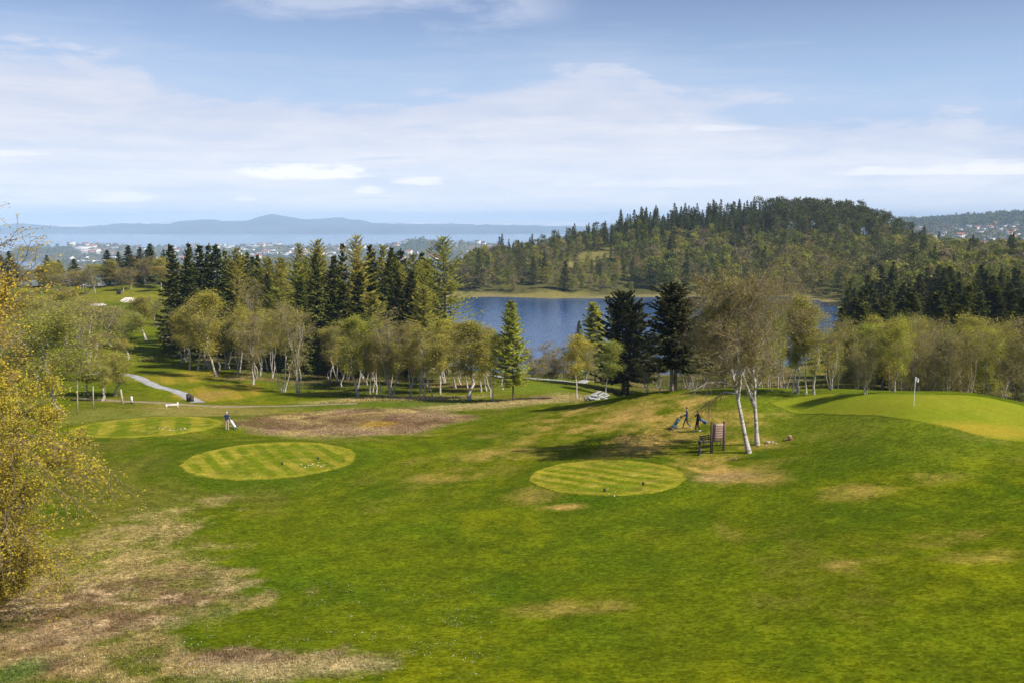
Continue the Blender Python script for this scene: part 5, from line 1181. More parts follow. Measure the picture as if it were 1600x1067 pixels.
HG = {True: 'on the far slope below the dark ridge', False: 'in the far town by the fjord'}
def house(i, px, Y, rz=None, sc=1.0, label=None, group=True):
    x = (px - 800) / FPX * Y; z = hz1(x, Y)
    if z < SEA_Z + 1.5: return
    o = link('house' if i < 5 else 'building', HOUSES[i][1], None, (x, Y, z)); o.rotation_euler = (0, 0, rw.uniform(-.7, .7) if rz is None else rz); o.scale = (sc,) * 3
    right = px > 1300
    tag(o, label or HOUSES[i][0] + ' ' + HG[right], 'house' if i < 5 else 'building', None if label else HOUSES[i][0] + 's ' + HG[right])
for i in range(135):
    px = rw.choice([rw.uniform(90, 330), rw.uniform(340, 620), rw.uniform(600, 770)]); Y = rw.uniform(3600, 5900)
    house(int(rw.choice([0, 0, 0, 1, 1, 2, 3, 4, 0, 0])), px, Y, None, rw.uniform(1.2, 2.0))
for i in range(46):
    px = rw.uniform(330, 560); Y = rw.uniform(4000, 5700); house(int(rw.choice([5, 6, 7, 5])), px, Y, rw.uniform(-.25, .25), rw.uniform(.7, 1.1))
for px, Y in [(120, 3550), (132, 3500), (143, 3480), (152, 3600), (160, 3560)]: house(7, px, Y, rw.uniform(-.2, .2), rw.uniform(.4, .7))
for i in range(8): house(int(rw.choice([0, 1, 5])), rw.uniform(125, 165), rw.uniform(4300, 5200), None, rw.uniform(1.0, 1.8))
house(5, 114, 5300, .05, 1.0, 'tall white tower block on the headland above the bay'); bpy.data.objects[-1] if False else None
for i in range(120):
    px = rw.uniform(1428, 1720); Y = rw.uniform(2250, 3500); house(int(rw.choice([0, 0, 1, 2, 3, 4, 4, 0])), px, Y, None, rw.uniform(.9, 1.35))
for i in range(26):
    px = rw.uniform(1445, 1660); Y = rw.uniform(2200, 2750); house(int(rw.choice([5, 7, 5, 6])), px, Y, rw.uniform(-.25, .25), rw.uniform(.45, .7))
for o in COL.objects:
    if o.get('label', '').startswith('tall white tower'): o.scale = (.85, 1.2, 2.0)
# red roofed house in the wood on the right
rp = at(1537, 409, 520); rz_ = hz1(rp[0], rp[1])
o = link('house', house_mesh(17, 9, 5, 3.2, 'w_cream', 'r_red', 1, 5), None, (rp[0], rp[1], at(1537, 405, 520)[2] - 8.4)); o.rotation_euler = (0, 0, .1)
tag(o, 'house with a long red roof half hidden in the wood on the right', 'house')
# scattered trees of the town and on the ridge
def clumps(name, pts, size, mats, cnt):
    g = Geo(); rng = np.random.default_rng(len(pts)); P = np.array([p[:3] for p in pts]); mi = np.array([p[3] for p in pts]); s = np.array([p[4] for p in pts])
    for m in range(len(mats)):
        q = mi == m
        if not q.any(): continue
        C = np.repeat(P[q], cnt, 0); ss = np.repeat(s[q], cnt)[:, None]
        off = rng.normal(size=C.shape) * np.array([.35, .35, .3]) * ss; C = C + off; C[:, 2] += ss[:, 0] * .5
        leaf_quads(g, rng, C, ss * .38, m, .6)
    return tag(link(name, g.mesh(name, mats)), kind='stuff')
pts = []
for i in range(2600):
    px = rw.uniform(20, 790); Y = rw.uniform(3000, 6000); x = (px - 800) / FPX * Y; pts.append((x, Y, px, 0))
for i in range(1500):
    px = rw.uniform(1400, 1800); Y = rw.uniform(1500, 3600); x = (px - 800) / FPX * Y; pts.append((x, Y, px, 1))
A = np.array(pts); zz = hz(A[:, 0], A[:, 1]); ok = zz > SEA_Z + 2
clumps('town_trees', [(a[0], a[1], z, int(rw.random() < .35), rw.uniform(7, 14)) for a, z in zip(A[ok], zz[ok])], 1, [M['leaf_wood'], M['needle_spruce']], 9)
pts = [((px - 800) / FPX * Y, Y) for px, Y in zip(rw.uniform(1395, 1900, 5200), rw.uniform(3450, 4750, 5200))]
A = np.array(pts); zz = hz(A[:, 0], A[:, 1])
clumps('ridge_woodland', [(a[0], a[1], z, 0, rw.uniform(9, 14)) for a, z in zip(A, zz)], 1, [M['needle_spruce']], 8)

# ------------------------------------------------------------------ unmown grass and daisies
def rough_blades(name, n, region, h, wd, flat=.6):
    x, y = region(n); z = hz(x, y); col, ro = ground_colour(x, y, z)
    k = ro > rw.random(len(x)) * .9 + .08; x, y, z, col = x[k], y[k], z[k], col[k]; m = len(x)
    a = rw.random(m) * 6.283; lean = (.25 + flat * rw.random(m)); hh = h * (.5 + rw.random(m))
    d = np.stack([np.cos(a) * lean, np.sin(a) * lean, np.sqrt(np.clip(1 - lean ** 2, .08, 1))], 1); s = np.stack([-np.sin(a), np.cos(a), 0 * a], 1)
    b = np.stack([x, y, z - .02], 1); w2 = (wd * (.6 + .8 * rw.random(m)))[:, None]
    V = np.stack([b - s * w2, b + s * w2, b + d * hh[:, None] + s * w2 * .15], 1).reshape(-1, 3)
    c = col * (.75 + .6 * rw.random((m, 1))); c = np.where((rw.random((m, 1)) < .25), c * np.array([1.35, 1.2, 1.15]), c); c4 = np.repeat(np.concatenate([c, np.ones((m, 1))], 1), 3, 0)
    o = link(name, mesh_from(name, V, [(np.arange(m * 3).reshape(-1, 3), 0)], [M['blade']], False, [('albedo', 'FLOAT_COLOR', c4)])); return tag(o, kind='stuff')
bm_, bnt, bout = nodemat('grass_blade')
ba = bnt.nodes.new('ShaderNodeAttribute'); ba.attribute_name = 'albedo'; bd = N(bnt, 'ShaderNodeBsdfDiffuse'); bt = N(bnt, 'ShaderNodeBsdfTranslucent'); bx = N(bnt, 'ShaderNodeMixShader'); bx.inputs[0].default_value = .3
bnt.links.new(ba.outputs['Color'], bd.inputs[0]); bnt.links.new(ba.outputs['Color'], bt.inputs[0]); bnt.links.new(bd.outputs[0], bx.inputs[1]); bnt.links.new(bt.outputs[0], bx.inputs[2]); bnt.links.new(bx.outputs[0], bout.inputs[0]); M['blade'] = bm_
def reg(px0, px1, Y0, Y1):
    def f(n):
        u = rw.random(n); Y = Y0 * (Y1 / Y0) ** u; px = rw.uniform(px0, px1, n); return (px - 800) / FPX * Y / .98, Y
    return f
rough_blades('rough_grass', 200000, reg(-150, 720, 28, 70), .13, .015, .85)
rough_blades('rough_grass', 50000, reg(360, 960, 98, 128), .15, .03, .8)
rough_blades('woodland_undergrowth', 60000, reg(200, 1650, 125, 215), .28, .05, .7)
M['petal'] = plain('petal', (.75, .74, .70), .7, .2, .05, 5.)
def specks(name, n, fn, size, mat):
    x, y = fn(n); z = hz(x, y) + .05; g = Geo(); C = np.stack([x, y, z], 1); a = rw.random(len(x)) * 6.28; s = (size * (.6 + .8 * rw.random(len(x))))[:, None]
    U = np.stack([np.cos(a), np.sin(a), .25 * rw.normal(size=len(x))], 1) * s; W = np.stack([-np.sin(a), np.cos(a), .6 + 0 * a], 1) * s
    g.quads(C, U, W, 0); return tag(link(name, g.mesh(name, [mat])), kind='stuff')
def patchy(px0, px1, Y0, Y1, sc, th):
    def f(n):
        x, y = reg(px0, px1, Y0, Y1)(n); k = fbm(x / sc, y / sc, 88, 3) > th; return x[k], y[k]
    return f
specks('daisies', 4200, patchy(100, 780, 29, 48, 1.1, .52), .011, M['petal'])
def at_tee(px, py, rx, ry):
    def f(n):
        q = [hit(px + rw.normal() * rx, py + rw.normal() * ry) for _ in range(n)]; q = np.array(q); return q[:, 0], q[:, 1]
    return f
specks('sand_divots', 34, at_tee(490, 728, 12, 2.5), .055, M['petal']); specks('sand_divots', 14, at_tee(380, 740, 16, 4), .035, M['petal']); specks('sand_divots', 40, at_tee(268, 671, 12, 2), .05, M['petal']); specks('sand_divots', 12, at_tee(960, 765, 14, 5), .035, M['petal'])
# ------------------------------------------------------------------ people
M['skin'] = plain('skin', (.48, .30, .22), .6, .3, .05, 20.); M['white_cloth'] = plain('white_cloth', (.72, .72, .72), .8, .2, .05, 20.); M['navy'] = plain('navy_cloth', (.018, .035, .115), .9, .1, .25, 14.)
M['blue_cloth'] = plain('blue_cloth', (.03, .06, .17), .9, .1, .25, 14.); M['black_cloth'] = plain('black_cloth', (.016, .017, .022), .9, .1, .3, 14.); M['jeans'] = plain('jeans', (.055, .075, .11), .9, .1, .25, 14.)
M['beige_cloth'] = plain('beige_cloth', (.42, .33, .24), .9, .1, .15, 14.); M['brown_hair'] = plain('brown_hair', (.12, .06, .03), .7, .2, .3, 60.); M['grey_hair'] = plain('grey_hair', (.5, .47, .43), .7, .2, .2, 60.); M['dark_hair'] = plain('dark_hair', (.05, .03, .02), .7, .2, .3, 60.)
M['teal'] = plain('teal_fabric', (.08, .20, .24), .7, .3, .2, 12.); M['bag_blue'] = plain('blue_fabric', (.025, .12, .30), .7, .3, .2, 12.); M['black_plastic'] = plain('black_plastic', (.02, .02, .022), .5, .4, .2, 12.); M['rubber'] = plain('rubber', (.03, .03, .03), .8, .2, .2, 12.)
M['steel'] = plain('steel', (.55, .56, .58), .3, .5, .1, 12., .9); M['paint_white'] = plain('white_paint', (.72, .71, .68), .6, .3, .08, 6.)
def skin_body(name, joints, edges, radii, root):
    me = bpy.data.meshes.new(name); names = list(joints); idx = {k: i for i, k in enumerate(names)}
    me.from_pydata([joints[k] for k in names], [(idx[a], idx[b]) for a, b in edges], [])
    o = bpy.data.objects.new(name, me); COL.objects.link(o)
    md = o.modifiers.new('Skin', 'SKIN'); md.use_smooth_shade = True
    for k in names:
        v = me.skin_vertices[0].data[idx[k]]; r = radii[k]; v.radius = (r, r) if np.isscalar(r) else r
        v.use_root = (k == root)
    o.modifiers.new('Subdivision', 'SUBSURF').levels = 1; o.modifiers['Subdivision'].render_levels = 1
    dg = bpy.context.evaluated_depsgraph_get(); m2 = bpy.data.meshes.new_from_object(o.evaluated_get(dg))
    bpy.data.objects.remove(o); return m2
def person(loc, rz, label, pose, top, legs, shoes, hair, sleeve='long', cap=False):
    """pose: wrist/elbow/knee/ankle positions; x = the person's right, y = forward"""
    J = {'pelvis': (0, 0, .95), 'waist': (0, .0, 1.10), 'chest': (0, .01, 1.30), 'neckbase': (0, .0, 1.46), 'neck': (0, .02, 1.53), 'head': (0, .035, 1.62), 'crown': (0, .02, 1.71)}
    R = {'pelvis': (.155, .115), 'waist': (.135, .10), 'chest': (.165, .115), 'neckbase': (.085, .075), 'neck': .052, 'head': (.078, .092), 'crown': (.062, .072)}
    Ed = [('pelvis', 'waist'), ('waist', 'chest'), ('chest', 'neckbase'), ('neckbase', 'neck'), ('neck', 'head'), ('head', 'crown')]
    for s, sg in (('r', 1), ('l', -1)):
        J['sh' + s] = (sg * .185, 0, 1.42); J['el' + s] = pose['el' + s]; J['wr' + s] = pose['wr' + s]
        e = Vector(J['el' + s]); w_ = Vector(J['wr' + s]); d = (w_ - e).normalized(); J['pa' + s] = tuple(w_ + d * .07)
        R['sh' + s] = .066; R['el' + s] = .043; R['wr' + s] = .029; R['pa' + s] = (.036, .02)
        Ed += [('chest', 'sh' + s), ('sh' + s, 'el' + s), ('el' + s, 'wr' + s), ('wr' + s, 'pa' + s)]
        side = d.cross(Vector((sg, 0.2, 0))).normalized()
        curl = Vector((0, .25, -.6)).normalized()
        for k in range(4):
            off = side * (k - 1.5) * .021; ln = (.07, .085, .08, .062)[k]
            a = Vector(J['pa' + s]) + off + d * .02; b = a + (d * .8 + curl * .4).normalized() * ln * .5; c = b + (d * .3 + curl).normalized() * ln * .5
            for q, p in (('a', a), ('b', b), ('c', c)): J[f'f{k}{q}{s}'] = tuple(p); R[f'f{k}{q}{s}'] = .0095
            Ed += [('pa' + s, f'f{k}a{s}'), (f'f{k}a{s}', f'f{k}b{s}'), (f'f{k}b{s}', f'f{k}c{s}')]
        a = w_ + d * .035 + side * .03; b = a + (d * .6 + side * .6).normalized() * .05
        J['ta' + s] = tuple(a); J['tb' + s] = tuple(b); R['ta' + s] = .011; R['tb' + s] = .0095; Ed += [('wr' + s, 'ta' + s), ('ta' + s, 'tb' + s)]
        J['hip' + s] = (sg * .095, 0, .90); J['kn' + s] = pose['kn' + s]; J['an' + s] = pose['an' + s]
        an = Vector(J['an' + s]); J['he' + s] = tuple(an + Vector((0, -.035, -.055))); J['to' + s] = tuple(an + Vector((sg * .02, .17, -.06)))
        R['hip' + s] = .10; R['kn' + s] = .062; R['an' + s] = .043; R['he' + s] = .036; R['to' + s] = (.036, .026)
        Ed += [('pelvis', 'hip' + s), ('hip' + s, 'kn' + s), ('kn' + s, 'an' + s), ('an' + s, 'he' + s), ('an' + s, 'to' + s)]
    me = skin_body('person', J, Ed, R, 'pelvis')
    for m in (skin_m := M['skin'], M[top], M[legs], M[shoes]): me.materials.append(m)
    nv = len(me.vertices)
    keys = list(J); JP = np.array([J[k] for k in keys]); own = {}
    segs = [(keys.index(a), keys.index(b)) for a, b in Ed]
    for p in me.polygons:
        c = np.array(p.center); best, bd_ = None, 9
        for a, b in segs:
            v = JP[b] - JP[a]; t = np.clip(np.dot(c - JP[a], v) / (v @ v + 1e-9), 0, 1); dd = np.linalg.norm(c - JP[a] - v * t)
            if dd < bd_: bd_ = dd; best = (keys[a], keys[b], t)
        a, b, t = best; m = 1
        if a[:2] in ('kn', 'hi') or (a == 'pelvis' and (b[:3] == 'hip' or c[2] < .93)): m = 2
        if a[:2] == 'an' or (b[:2] == 'an' and t > .93): m = 3
        if a in ('neck', 'head') or (b == 'neck' and t > .5) or a[:2] in ('wr', 'pa', 'ta') or a[0] == 'f': m = 0
        if a[:2] == 'el' and (sleeve == 'short' or t > .92): m = 0
        if a[:2] == 'sh' and sleeve == 'short' and t > .75: m = 0
        p.material_index = m
    me.polygons.foreach_set('use_smooth', np.ones(len(me.polygons), bool))
    o = empty('person', loc, rz); link('body', me, o)
    # face and hair
    g = Geo()
    n = 14; V, F = [], []
    for i in range(6):
        ph = i / 5 * 1.75
        for j in range(n):
            a = j * 2 * math.pi / n; front = max(0, math.sin(a)); lim = ph * (1 - .42 * front)
            V.append((math.sin(lim) * math.cos(a) * .094, .02 + math.sin(lim) * math.sin(a) * .108, 1.655 + math.cos(lim) * .112))
    F = [(i * n + j, i * n + (j + 1) % n, (i + 1) * n + (j + 1) % n, (i + 1) * n + j) for i in range(5) for j in range(n)]
    g.add(V, F, 0); h = link('hair', g.mesh('hair', [M[hair]], True), o)
    g = Geo()
    g.lathe([(.0, 0), (.012, .005), (.016, .025), (.006, .05)], 6, 0, (0, .125, 1.60))
    for sg in (-1, 1):
        g.lathe([(.0, -.012), (.011, -.006), (.011, .006), (0, .012)], 6, 1, (sg * .032, .118, 1.645)); g.lathe([(.0, -.03), (.012, -.02), (.014, .01), (0, .03)], 6, 0, (sg * .088, .03, 1.63))
    g.box((0, .118, 1.57), (.045, .012, .012), 2)
    link('face', g.mesh('face', [M['skin'], M['dark_hair'], M['w_red']], True), o)
    return tag(o, label, 'person')
STAND = dict(elr=(.27, -.03, 1.15), wrr=(.30, .06, .92), ell=(-.26, .02, 1.16), wrl=(-.17, .18, 1.03), knr=(.10, .02, .50), knl=(-.10, .02, .50), anr=(.11, -.01, .085), anl=(-.11, -.01, .085))
WALKP = dict(elr=(.24, .02, 1.16), wrr=(.20, .25, 1.02), ell=(-.24, .03, 1.16), wrl=(-.20, .27, 1.03), knr=(.10, .20, .52), knl=(-.09, -.03, .49), anr=(.10, .30, .09), anl=(-.09, -.34, .13))
WALKB = dict(elr=(.25, .12, 1.18), wrr=(.17, .24, 1.32), ell=(-.25, -.10, 1.16), wrl=(-.26, -.16, .92), knr=(.09, .12, .50), knl=(-.09, .03, .49), anr=(.09, .13, .085), anl=(-.09, -.22, .12))
pA = hit(355, 671); pB = hit(1073, 669); pC = hit(1090, 674)
person(pA, .12, 'man standing with his back turned, navy shirt and beige trousers, beside a white golf bag', STAND, 'navy', 'beige_cloth', 'white_cloth', 'grey_hair', 'short')
person(pB, math.pi / 2 - .15, 'walking person in a blue top and grey trousers pushing the teal golf trolley', WALKP, 'blue_cloth', 'jeans', 'white_cloth', 'brown_hair')
person(pC, math.pi / 2 + .15, 'walking person all in black with a blue golf bag on the back', WALKB, 'black_cloth', 'black_cloth', 'white_cloth', 'brown_hair')

# ------------------------------------------------------------------ golf bags and trolleys
def bag_geo(body, trim, L_=.86, r=.13):
    g = Geo(); g.lathe([(0, 0), (r * .85, 0), (r * .95, .03), (r * .9, .3), (r * .95, .55), (r * 1.12, L_ - .08), (r * 1.15, L_)], 14, 0); g.lathe([(r * 1.15, L_), (r * 1.2, L_ + .02), (r * 1.0, L_ + .02), (r * .95, L_ - .06), (0, L_ - .06)], 14, 1)
    g.box((0, r * 1.0, .3), (.17, .10, .36), 0, None, .03); g.box((r * 1.0, 0, .52), (.07, .15, .22), 1, None, .02); g.lathe([(r * .97, .02), (r * 1.0, .05), (r * .97, .09)], 14, 1)
    return g
def clubs_geo(L_=.86, n=8, seed=1):
    g = Geo(); r = np.random.default_rng(seed)
    for k in range(n):
        x, y = r.uniform(-.08, .08, 2); h = L_ + r.uniform(.12, .30); g.tubes(np.array([[x, y, L_ - .1], [x * 1.2, y * 1.2, h]]), np.array([.007, .006]), 5, 0)
        if k < 4: V, F = boulder(k + 5, .11, .09, .08, 8, 6); g.add(V + np.array([x * 1.3, y * 1.3 + .02, h + .02]), F, 1)
        else: g.box((x * 1.2, y * 1.2 + .03, h), (.02, .09, .05), 0, None, .006)
    return g
def wheel(parent, c, r, name='wheel'):
    g = Geo(); a = np.linspace(0, 2 * math.pi, 17); ring = np.stack([0 * a, np.cos(a) * (r - .022), np.sin(a) * (r - .022)], 1); g.tubes(ring, np.full(17, .022), 6, 0)
    w_ = link(name, g.mesh('wheel', [M['rubber']], True), parent); w_.location = c
    g = Geo()
    for k in range(5): b = k * 6.283 / 5; g.tubes(np.array([[0, 0, 0], [0, math.cos(b) * (r - .03), math.sin(b) * (r - .03)]]), np.array([.012, .01]), 5, 0)
    g.lathe([(0, -.03), (.025, -.03), (.025, .03), (0, .03)], 8, 0, (0, 0, 0), rotm('y', math.pi / 2)); rm = link('rim', g.mesh('rim', [M['steel']], True), w_)
def trolley(loc, rz, label, body, trim, tilt, seed):
    """y points from the wheels towards the handle"""
    o = empty('golf_trolley', loc, rz); R_ = rotm('x', -tilt); org = np.array([0, .05, .16])
    for nm, g, mats in (('bag', bag_geo(body, trim), [M[body], M[trim]]), ('clubs', clubs_geo(.86, 9, seed), [M['steel'], M['black_plastic']])):
        V = [v @ R_.T + org for v in g.V]; g.V = V; link(nm, g.mesh(nm, mats, False), o)
    g = Geo(); t = R_ @ np.array([0, 0, 1.]); bk = R_ @ np.array([0, -.16, 0])
    a = org + bk * 1.0 - t * .05; b = org + bk + t * .95; hd = np.array([0, b[1] + .38, b[2] + .02])
    g.tubes(np.stack([a, (a + b) / 2, b, hd]), np.full(4, .016), 6, 0); g.tubes(np.stack([hd + np.array([-.13, 0, 0]), hd + np.array([.13, 0, 0])]), np.full(2, .02), 6, 1)
    g.tubes(np.array([[-.30, 0, .15], [0, -.02, .22], [.30, 0, .15]]), np.full(3, .014), 6, 0); g.tubes(np.stack([a + t * .15, np.array([0, .42, .10])]), np.full(2, .014), 6, 0)
    link('frame', g.mesh('frame', [M['black_plastic'], M['rubber']], True), o)
    wheel(o, (-.32, 0, .15), .15); wheel(o, (.32, 0, .15), .15); wheel(o, (0, .46, .10), .10)
    return tag(o, label, 'golf trolley')
q = hit(366.5, 670.5); trolley(q + np.array([.20, -.1, 0]), 1.35, 'white golf bag leaning on a trolley beside the man in navy', 'white_cloth', 'black_plastic', .62, 3)
q = hit(1055, 671); trolley(q + np.array([-.25, 0, 0]), -math.pi / 2 + .1, 'teal and black golf bag on a push trolley before the person in blue', 'teal', 'black_plastic', .62, 4)
g = bag_geo('bag_blue', 'black_plastic', .62, .115); Rb = rotm('y', 2.15); g.V = [v @ Rb.T for v in g.V]
o = empty('golf_bag', pC + np.array([.10, -.12, 1.08])); link('bag', g.mesh('bag', [M['bag_blue'], M['black_plastic']]), o)
g = Geo(); g.tubes(np.array([[.1, 0, -.05], [.02, .1, .12], [-.07, .14, .26], [-.1, .1, .2], [.2, .02, -.15]]), np.full(5, .02), 6, 0); link('strap', g.mesh('strap', [M['black_plastic']]), o)
tag(o, 'blue golf bag slung behind the person in black', 'golf bag')

# ------------------------------------------------------------------ notice board, bench, ball washer, flag
M['sign_wood'] = plain('sign_wood', (.14, .085, .06), .8, .2, .4, 7., stretch=(1, 1, .25)); M['sign_face'] = plain('sign_face', (.26, .18, .15), .8, .2, .25, 5., stretch=(.4, .4, 2.5)); M['sign_top'] = plain('sign_top', (.40, .30, .25), .8, .2, .25, 5.)
a = hit(1111.5, 707.5); b = hit(1131, 703.5); a2, b2 = a, b; ctr = (a + b) / 2; dv = (b - a)[:2]; wd_ = float(np.hypot(*dv)); an = math.atan2(dv[1], dv[0]); Hs = at(1111, 660, a[1])[2] - a[2]
o = empty('notice_board', (ctr[0], ctr[1], min(a[2], b[2])), an)
for s in (-1, 1):
    g = Geo(); g.box((s * wd_ / 2, 0, Hs / 2 - .1), (.17, .17, Hs + .2), 0, None, .015); g.lathe([(.12, Hs), (.12, Hs + .03), (0, Hs + .10)], 4, 0, (s * wd_ / 2, 0, 0), rotm('z', math.pi / 4)); link('post', g.mesh('post', [M['sign_wood']]), o)
g = Geo()
for k in range(5): g.box((0, 0, Hs * .94 - .34 - k * .172 + .05), (wd_ - .16, .05, .162), 0, None, .008)
link('panel', g.mesh('panel', [M['sign_face']]), o)
g = Geo(); g.box((0, 0, Hs * .90), (wd_ - .165, .085, .20), 0, None, .012); link('top_rail', g.mesh('top_rail', [M['sign_top']]), o)
g = Geo(); g.box((0, 0, Hs * .94 - 1.18), (wd_ - .165, .085, .08), 0, None, .012); link('bottom_rail', g.mesh('bottom_rail', [M['sign_wood']]), o)
tag(o, 'brown wooden notice board on two posts in front of the leaning birches', 'notice board')
M['iron'] = plain('iron', (.022, .024, .027), .5, .4, .2, 12.)
bp = hit(1110, 698.5); o = empty('park_bench', bp, an + .1)
g = Geo(); [g.box((0, y, .44), (1.55, .09, .035), 0, None, .01) for y in (-.17, -.05, .07, .19)]; link('seat', g.mesh('seat', [M['iron']]), o)
g = Geo(); [g.box((0, .25 + .03 * k, .56 + .13 * k), (1.55, .03, .09), 0, rotm('x', .2), .008) for k in range(3)]
[g.box((x, .28, .70), (.04, .03, .40), 0, rotm('x', .2)) for x in (-.6, -.3, 0, .3, .6)]; link('backrest', g.mesh('backrest', [M['iron']]), o)
for s in (-1, 1):
    g = Geo(); x = s * .74; g.tubes(np.array([[x, -.24, 0], [x, -.2, .25], [x, -.2, .66]]), np.full(3, .025), 6, 0); g.tubes(np.array([[x, .30, 0], [x, .20, .42], [x, .33, .92]]), np.full(3, .025), 6, 0); g.tubes(np.array([[x, -.24, .66], [x, .0, .69], [x, .24, .63]]), np.full(3, .025), 6, 0); g.tubes(np.array([[x, -.2, .42], [x, .2, .42]]), np.full(2, .02), 6, 0)
    link('armrest', g.mesh('armrest', [M['iron']], True), o)
tag(o, 'black iron bench behind the notice board', 'bench')
wp = hit(1093, 710); o = empty('ball_washer', wp); Hw = at(1093, 684, wp[1])[2] - wp[2]
g = Geo(); g.lathe([(.17, 0), (.17, .05), (.05, .08), (.045, Hw * .62)], 10, 0); link('pole', g.mesh('pole', [M['iron']], True), o)
g = Geo(); g.lathe([(.05, Hw * .62), (.12, Hw * .65), (.13, Hw * .82), (.10, Hw * .87), (.03, Hw * .88), (.03, Hw), (.05, Hw + .03), (0, Hw + .05)], 12, 0); link('washer', g.mesh('washer', [M['iron']], True), o)
g = Geo(); g.lathe([(.10, -.16), (.13, .16), (.12, .16), (.09, -.15), (0, -.15)], 10, 0, (0, -.22, .35)); link('bin', g.mesh('bin', [M['iron']], True), o)
tag(o, 'dark ball washer post standing left of the notice board', 'ball washer')
fp = hit(1427.5, 636); Hf = at(1428.5, 588, fp[1])[2] - fp[2]; o = empty('golf_flag', fp)
g = Geo(); g.tubes(np.array([[0, 0, -.1], [.02, 0, Hf * .5], [.05, 0, Hf]]), np.full(3, .022), 8, 0); link('pole', g.mesh('pole', [M['paint_white']], True), o)
g = Geo(); V = []; 
for i in range(7):
    for j in range(5): V.append((.06 + i * .035 + .03 * math.sin(j * .8), .03 * math.sin(i * 1.1) + .02 * j * .3, Hf - .02 - j * .075 - .035 * i * .55))
g.add(V, [(i * 5 + j, i * 5 + j + 1, i * 5 + 6 + j, i * 5 + 5 + j) for i in range(6) for j in range(4)], 0); link('flag', g.mesh('flag', [M['white_cloth']], True), o); tag(o, 'white flag on a thin pole in the putting green', 'golf flag')

# ------------------------------------------------------------------ small things
for px, py, lb in [(441, 726.5, 'black tee marker, left of the two on the left near tee'), (497, 718.5, 'black tee marker, right of the two on the left near tee'), (944.5, 768.5, 'black tee marker, left of the two on the right tee'), (1005, 758.5, 'black tee marker, right of the two on the right tee'), (246, 668, 'small black tee marker on the far left tee, left one'), (298, 664, 'small black tee marker on the far left tee, near the standing man')]:
    p = hit(px, py); k = .4 if py < 680 else .62; g = Geo(); g.lathe([(.05, -.1), (.07, 0), (.12, .10), (.13, .26), (.09, .32), (0, .33)], 10, 0)
    o = link('tee_marker', g.mesh('tee_marker', [M['black_plastic']], True), None, p + np.array([0, 0, .04])); o.scale = (k, k, k); tag(o, lb, 'tee marker', 'tee markers')
M['stump'] = plain('stump_wood', (.22, .13, .08), .9, .1, .5, 9.); M['cut'] = plain('cut_wood', (.42, .29, .18), .9, .1, .3, 9.)
p = hit(1234, 687); g = Geo(); V, F = boulder(31, .38, .34, .36, 16, 10); g.add(V + np.array([0, 0, .12]), F, 0); g.tubes(np.array([[0, 0, .10], [-.2, -.1, .12], [-.45, -.2, .02]]), np.array([.08, .06, .03]), 6, 0); g.tubes(np.array([[0, 0, .10], [.2, -.1, .08], [.35, -.1, .0]]), np.array([.08, .06, .03]), 6, 0); g.lathe([(.15, .30), (.13, .33), (0, .335)], 12, 1)
tag(link('tree_stump', g.mesh('tree_stump', [M['stump'], M['cut']], True), None, p), 'low brown tree stump right of the two leaning birches', 'stump')
M['pale_rock'] = plain('pale_rock', (.36, .30, .24), .9, .1, .3, 4.)
for i, (px, py, s) in enumerate([(1200, 692, .36), (1207, 691.5, .24), (1212, 693, .18), (1197, 696, .14)]):
    p = hit(px, py); V, F = boulder(60 + i, s, s * .8, s * .6, 14, 9); g = Geo(); g.add(V, F, 0); tag(link('stone', g.mesh('stone', [M['pale_rock']], True), None, p + np.array([0, 0, s * .15])), 'pale stone in dry grass between the forked birch and the stump', 'stone', 'pale stones by the birches')
p = hit(1149, 717); g = Geo(); V, F = boulder(71, .25, .18, .14, 12, 8); g.add(V, F, 0); g.tubes(np.array([[-.7, -.5, .03], [-.2, -.1, .07], [.1, .1, .06]]), np.array([.02, .03, .02]), 5, 0); tag(link('root', g.mesh('root', [M['stump']], True), None, p), 'weathered piece of root in the grass in front of the leaning birch', 'root')
# heap of pale poles and stones behind the knoll
p = hit(931, 624.5); M['weathered'] = plain('weathered_wood', (.36, .36, .34), .9, .1, .35, 3.); g = Geo(); r = np.random.default_rng(8)
for i in range(26):
    x = r.uniform(-1.1, 1.1); h = .62 * (1 - (x / 1.25) ** 2); V, F = boulder(200 + i, r.uniform(.35, .6), r.uniform(.3, .5), r.uniform(.25, .4), 9, 7); g.add(V + np.array([x, r.uniform(-.4, .4), h * r.random() * .8]), F, 0)
for i in range(14):
    x = r.uniform(-1., 1.0); h = .75 * (1 - (x / 1.35) ** 2); g.tubes(np.array([[x - .4, -.25 + r.uniform(-.2, .2), h * .55], [x + .45, .2 + r.uniform(-.2, .2), h + .08]]), np.full(2, .06), 6, 0)
tag(link('rubble_heap', g.mesh('rubble_heap', [M['weathered']], True), None, p + np.array([0, 0, .05])), 'low heap of pale grey rubble at the edge of the knoll', 'heap')
M['stake'] = plain('stake_wood', (.42, .35, .25), .8, .1, .25, 6.)
def stake(px, base, pxt, top, r, label, name='stake'):
    p = hit(px, base); t = at(pxt, top, p[1]) - p; g = Geo(); g.tubes(np.array([[0, 0, -.2], t * .5, t]), np.array([r, r * .95, r * .85]), 8, 0, True); return tag(link(name, g.mesh(name, [M['stake']], True), None, p), label, 'stake')
stake(121, 648, 121, 594, .075, 'tall thin wooden stake right of the wide olive birch'); stake(145.5, 637, 145.5, 603, .075, 'shorter thin wooden stake among the small birches'); stake(192, 631, 188.5, 608, .12, 'leaning pale thick post by the dirt track')
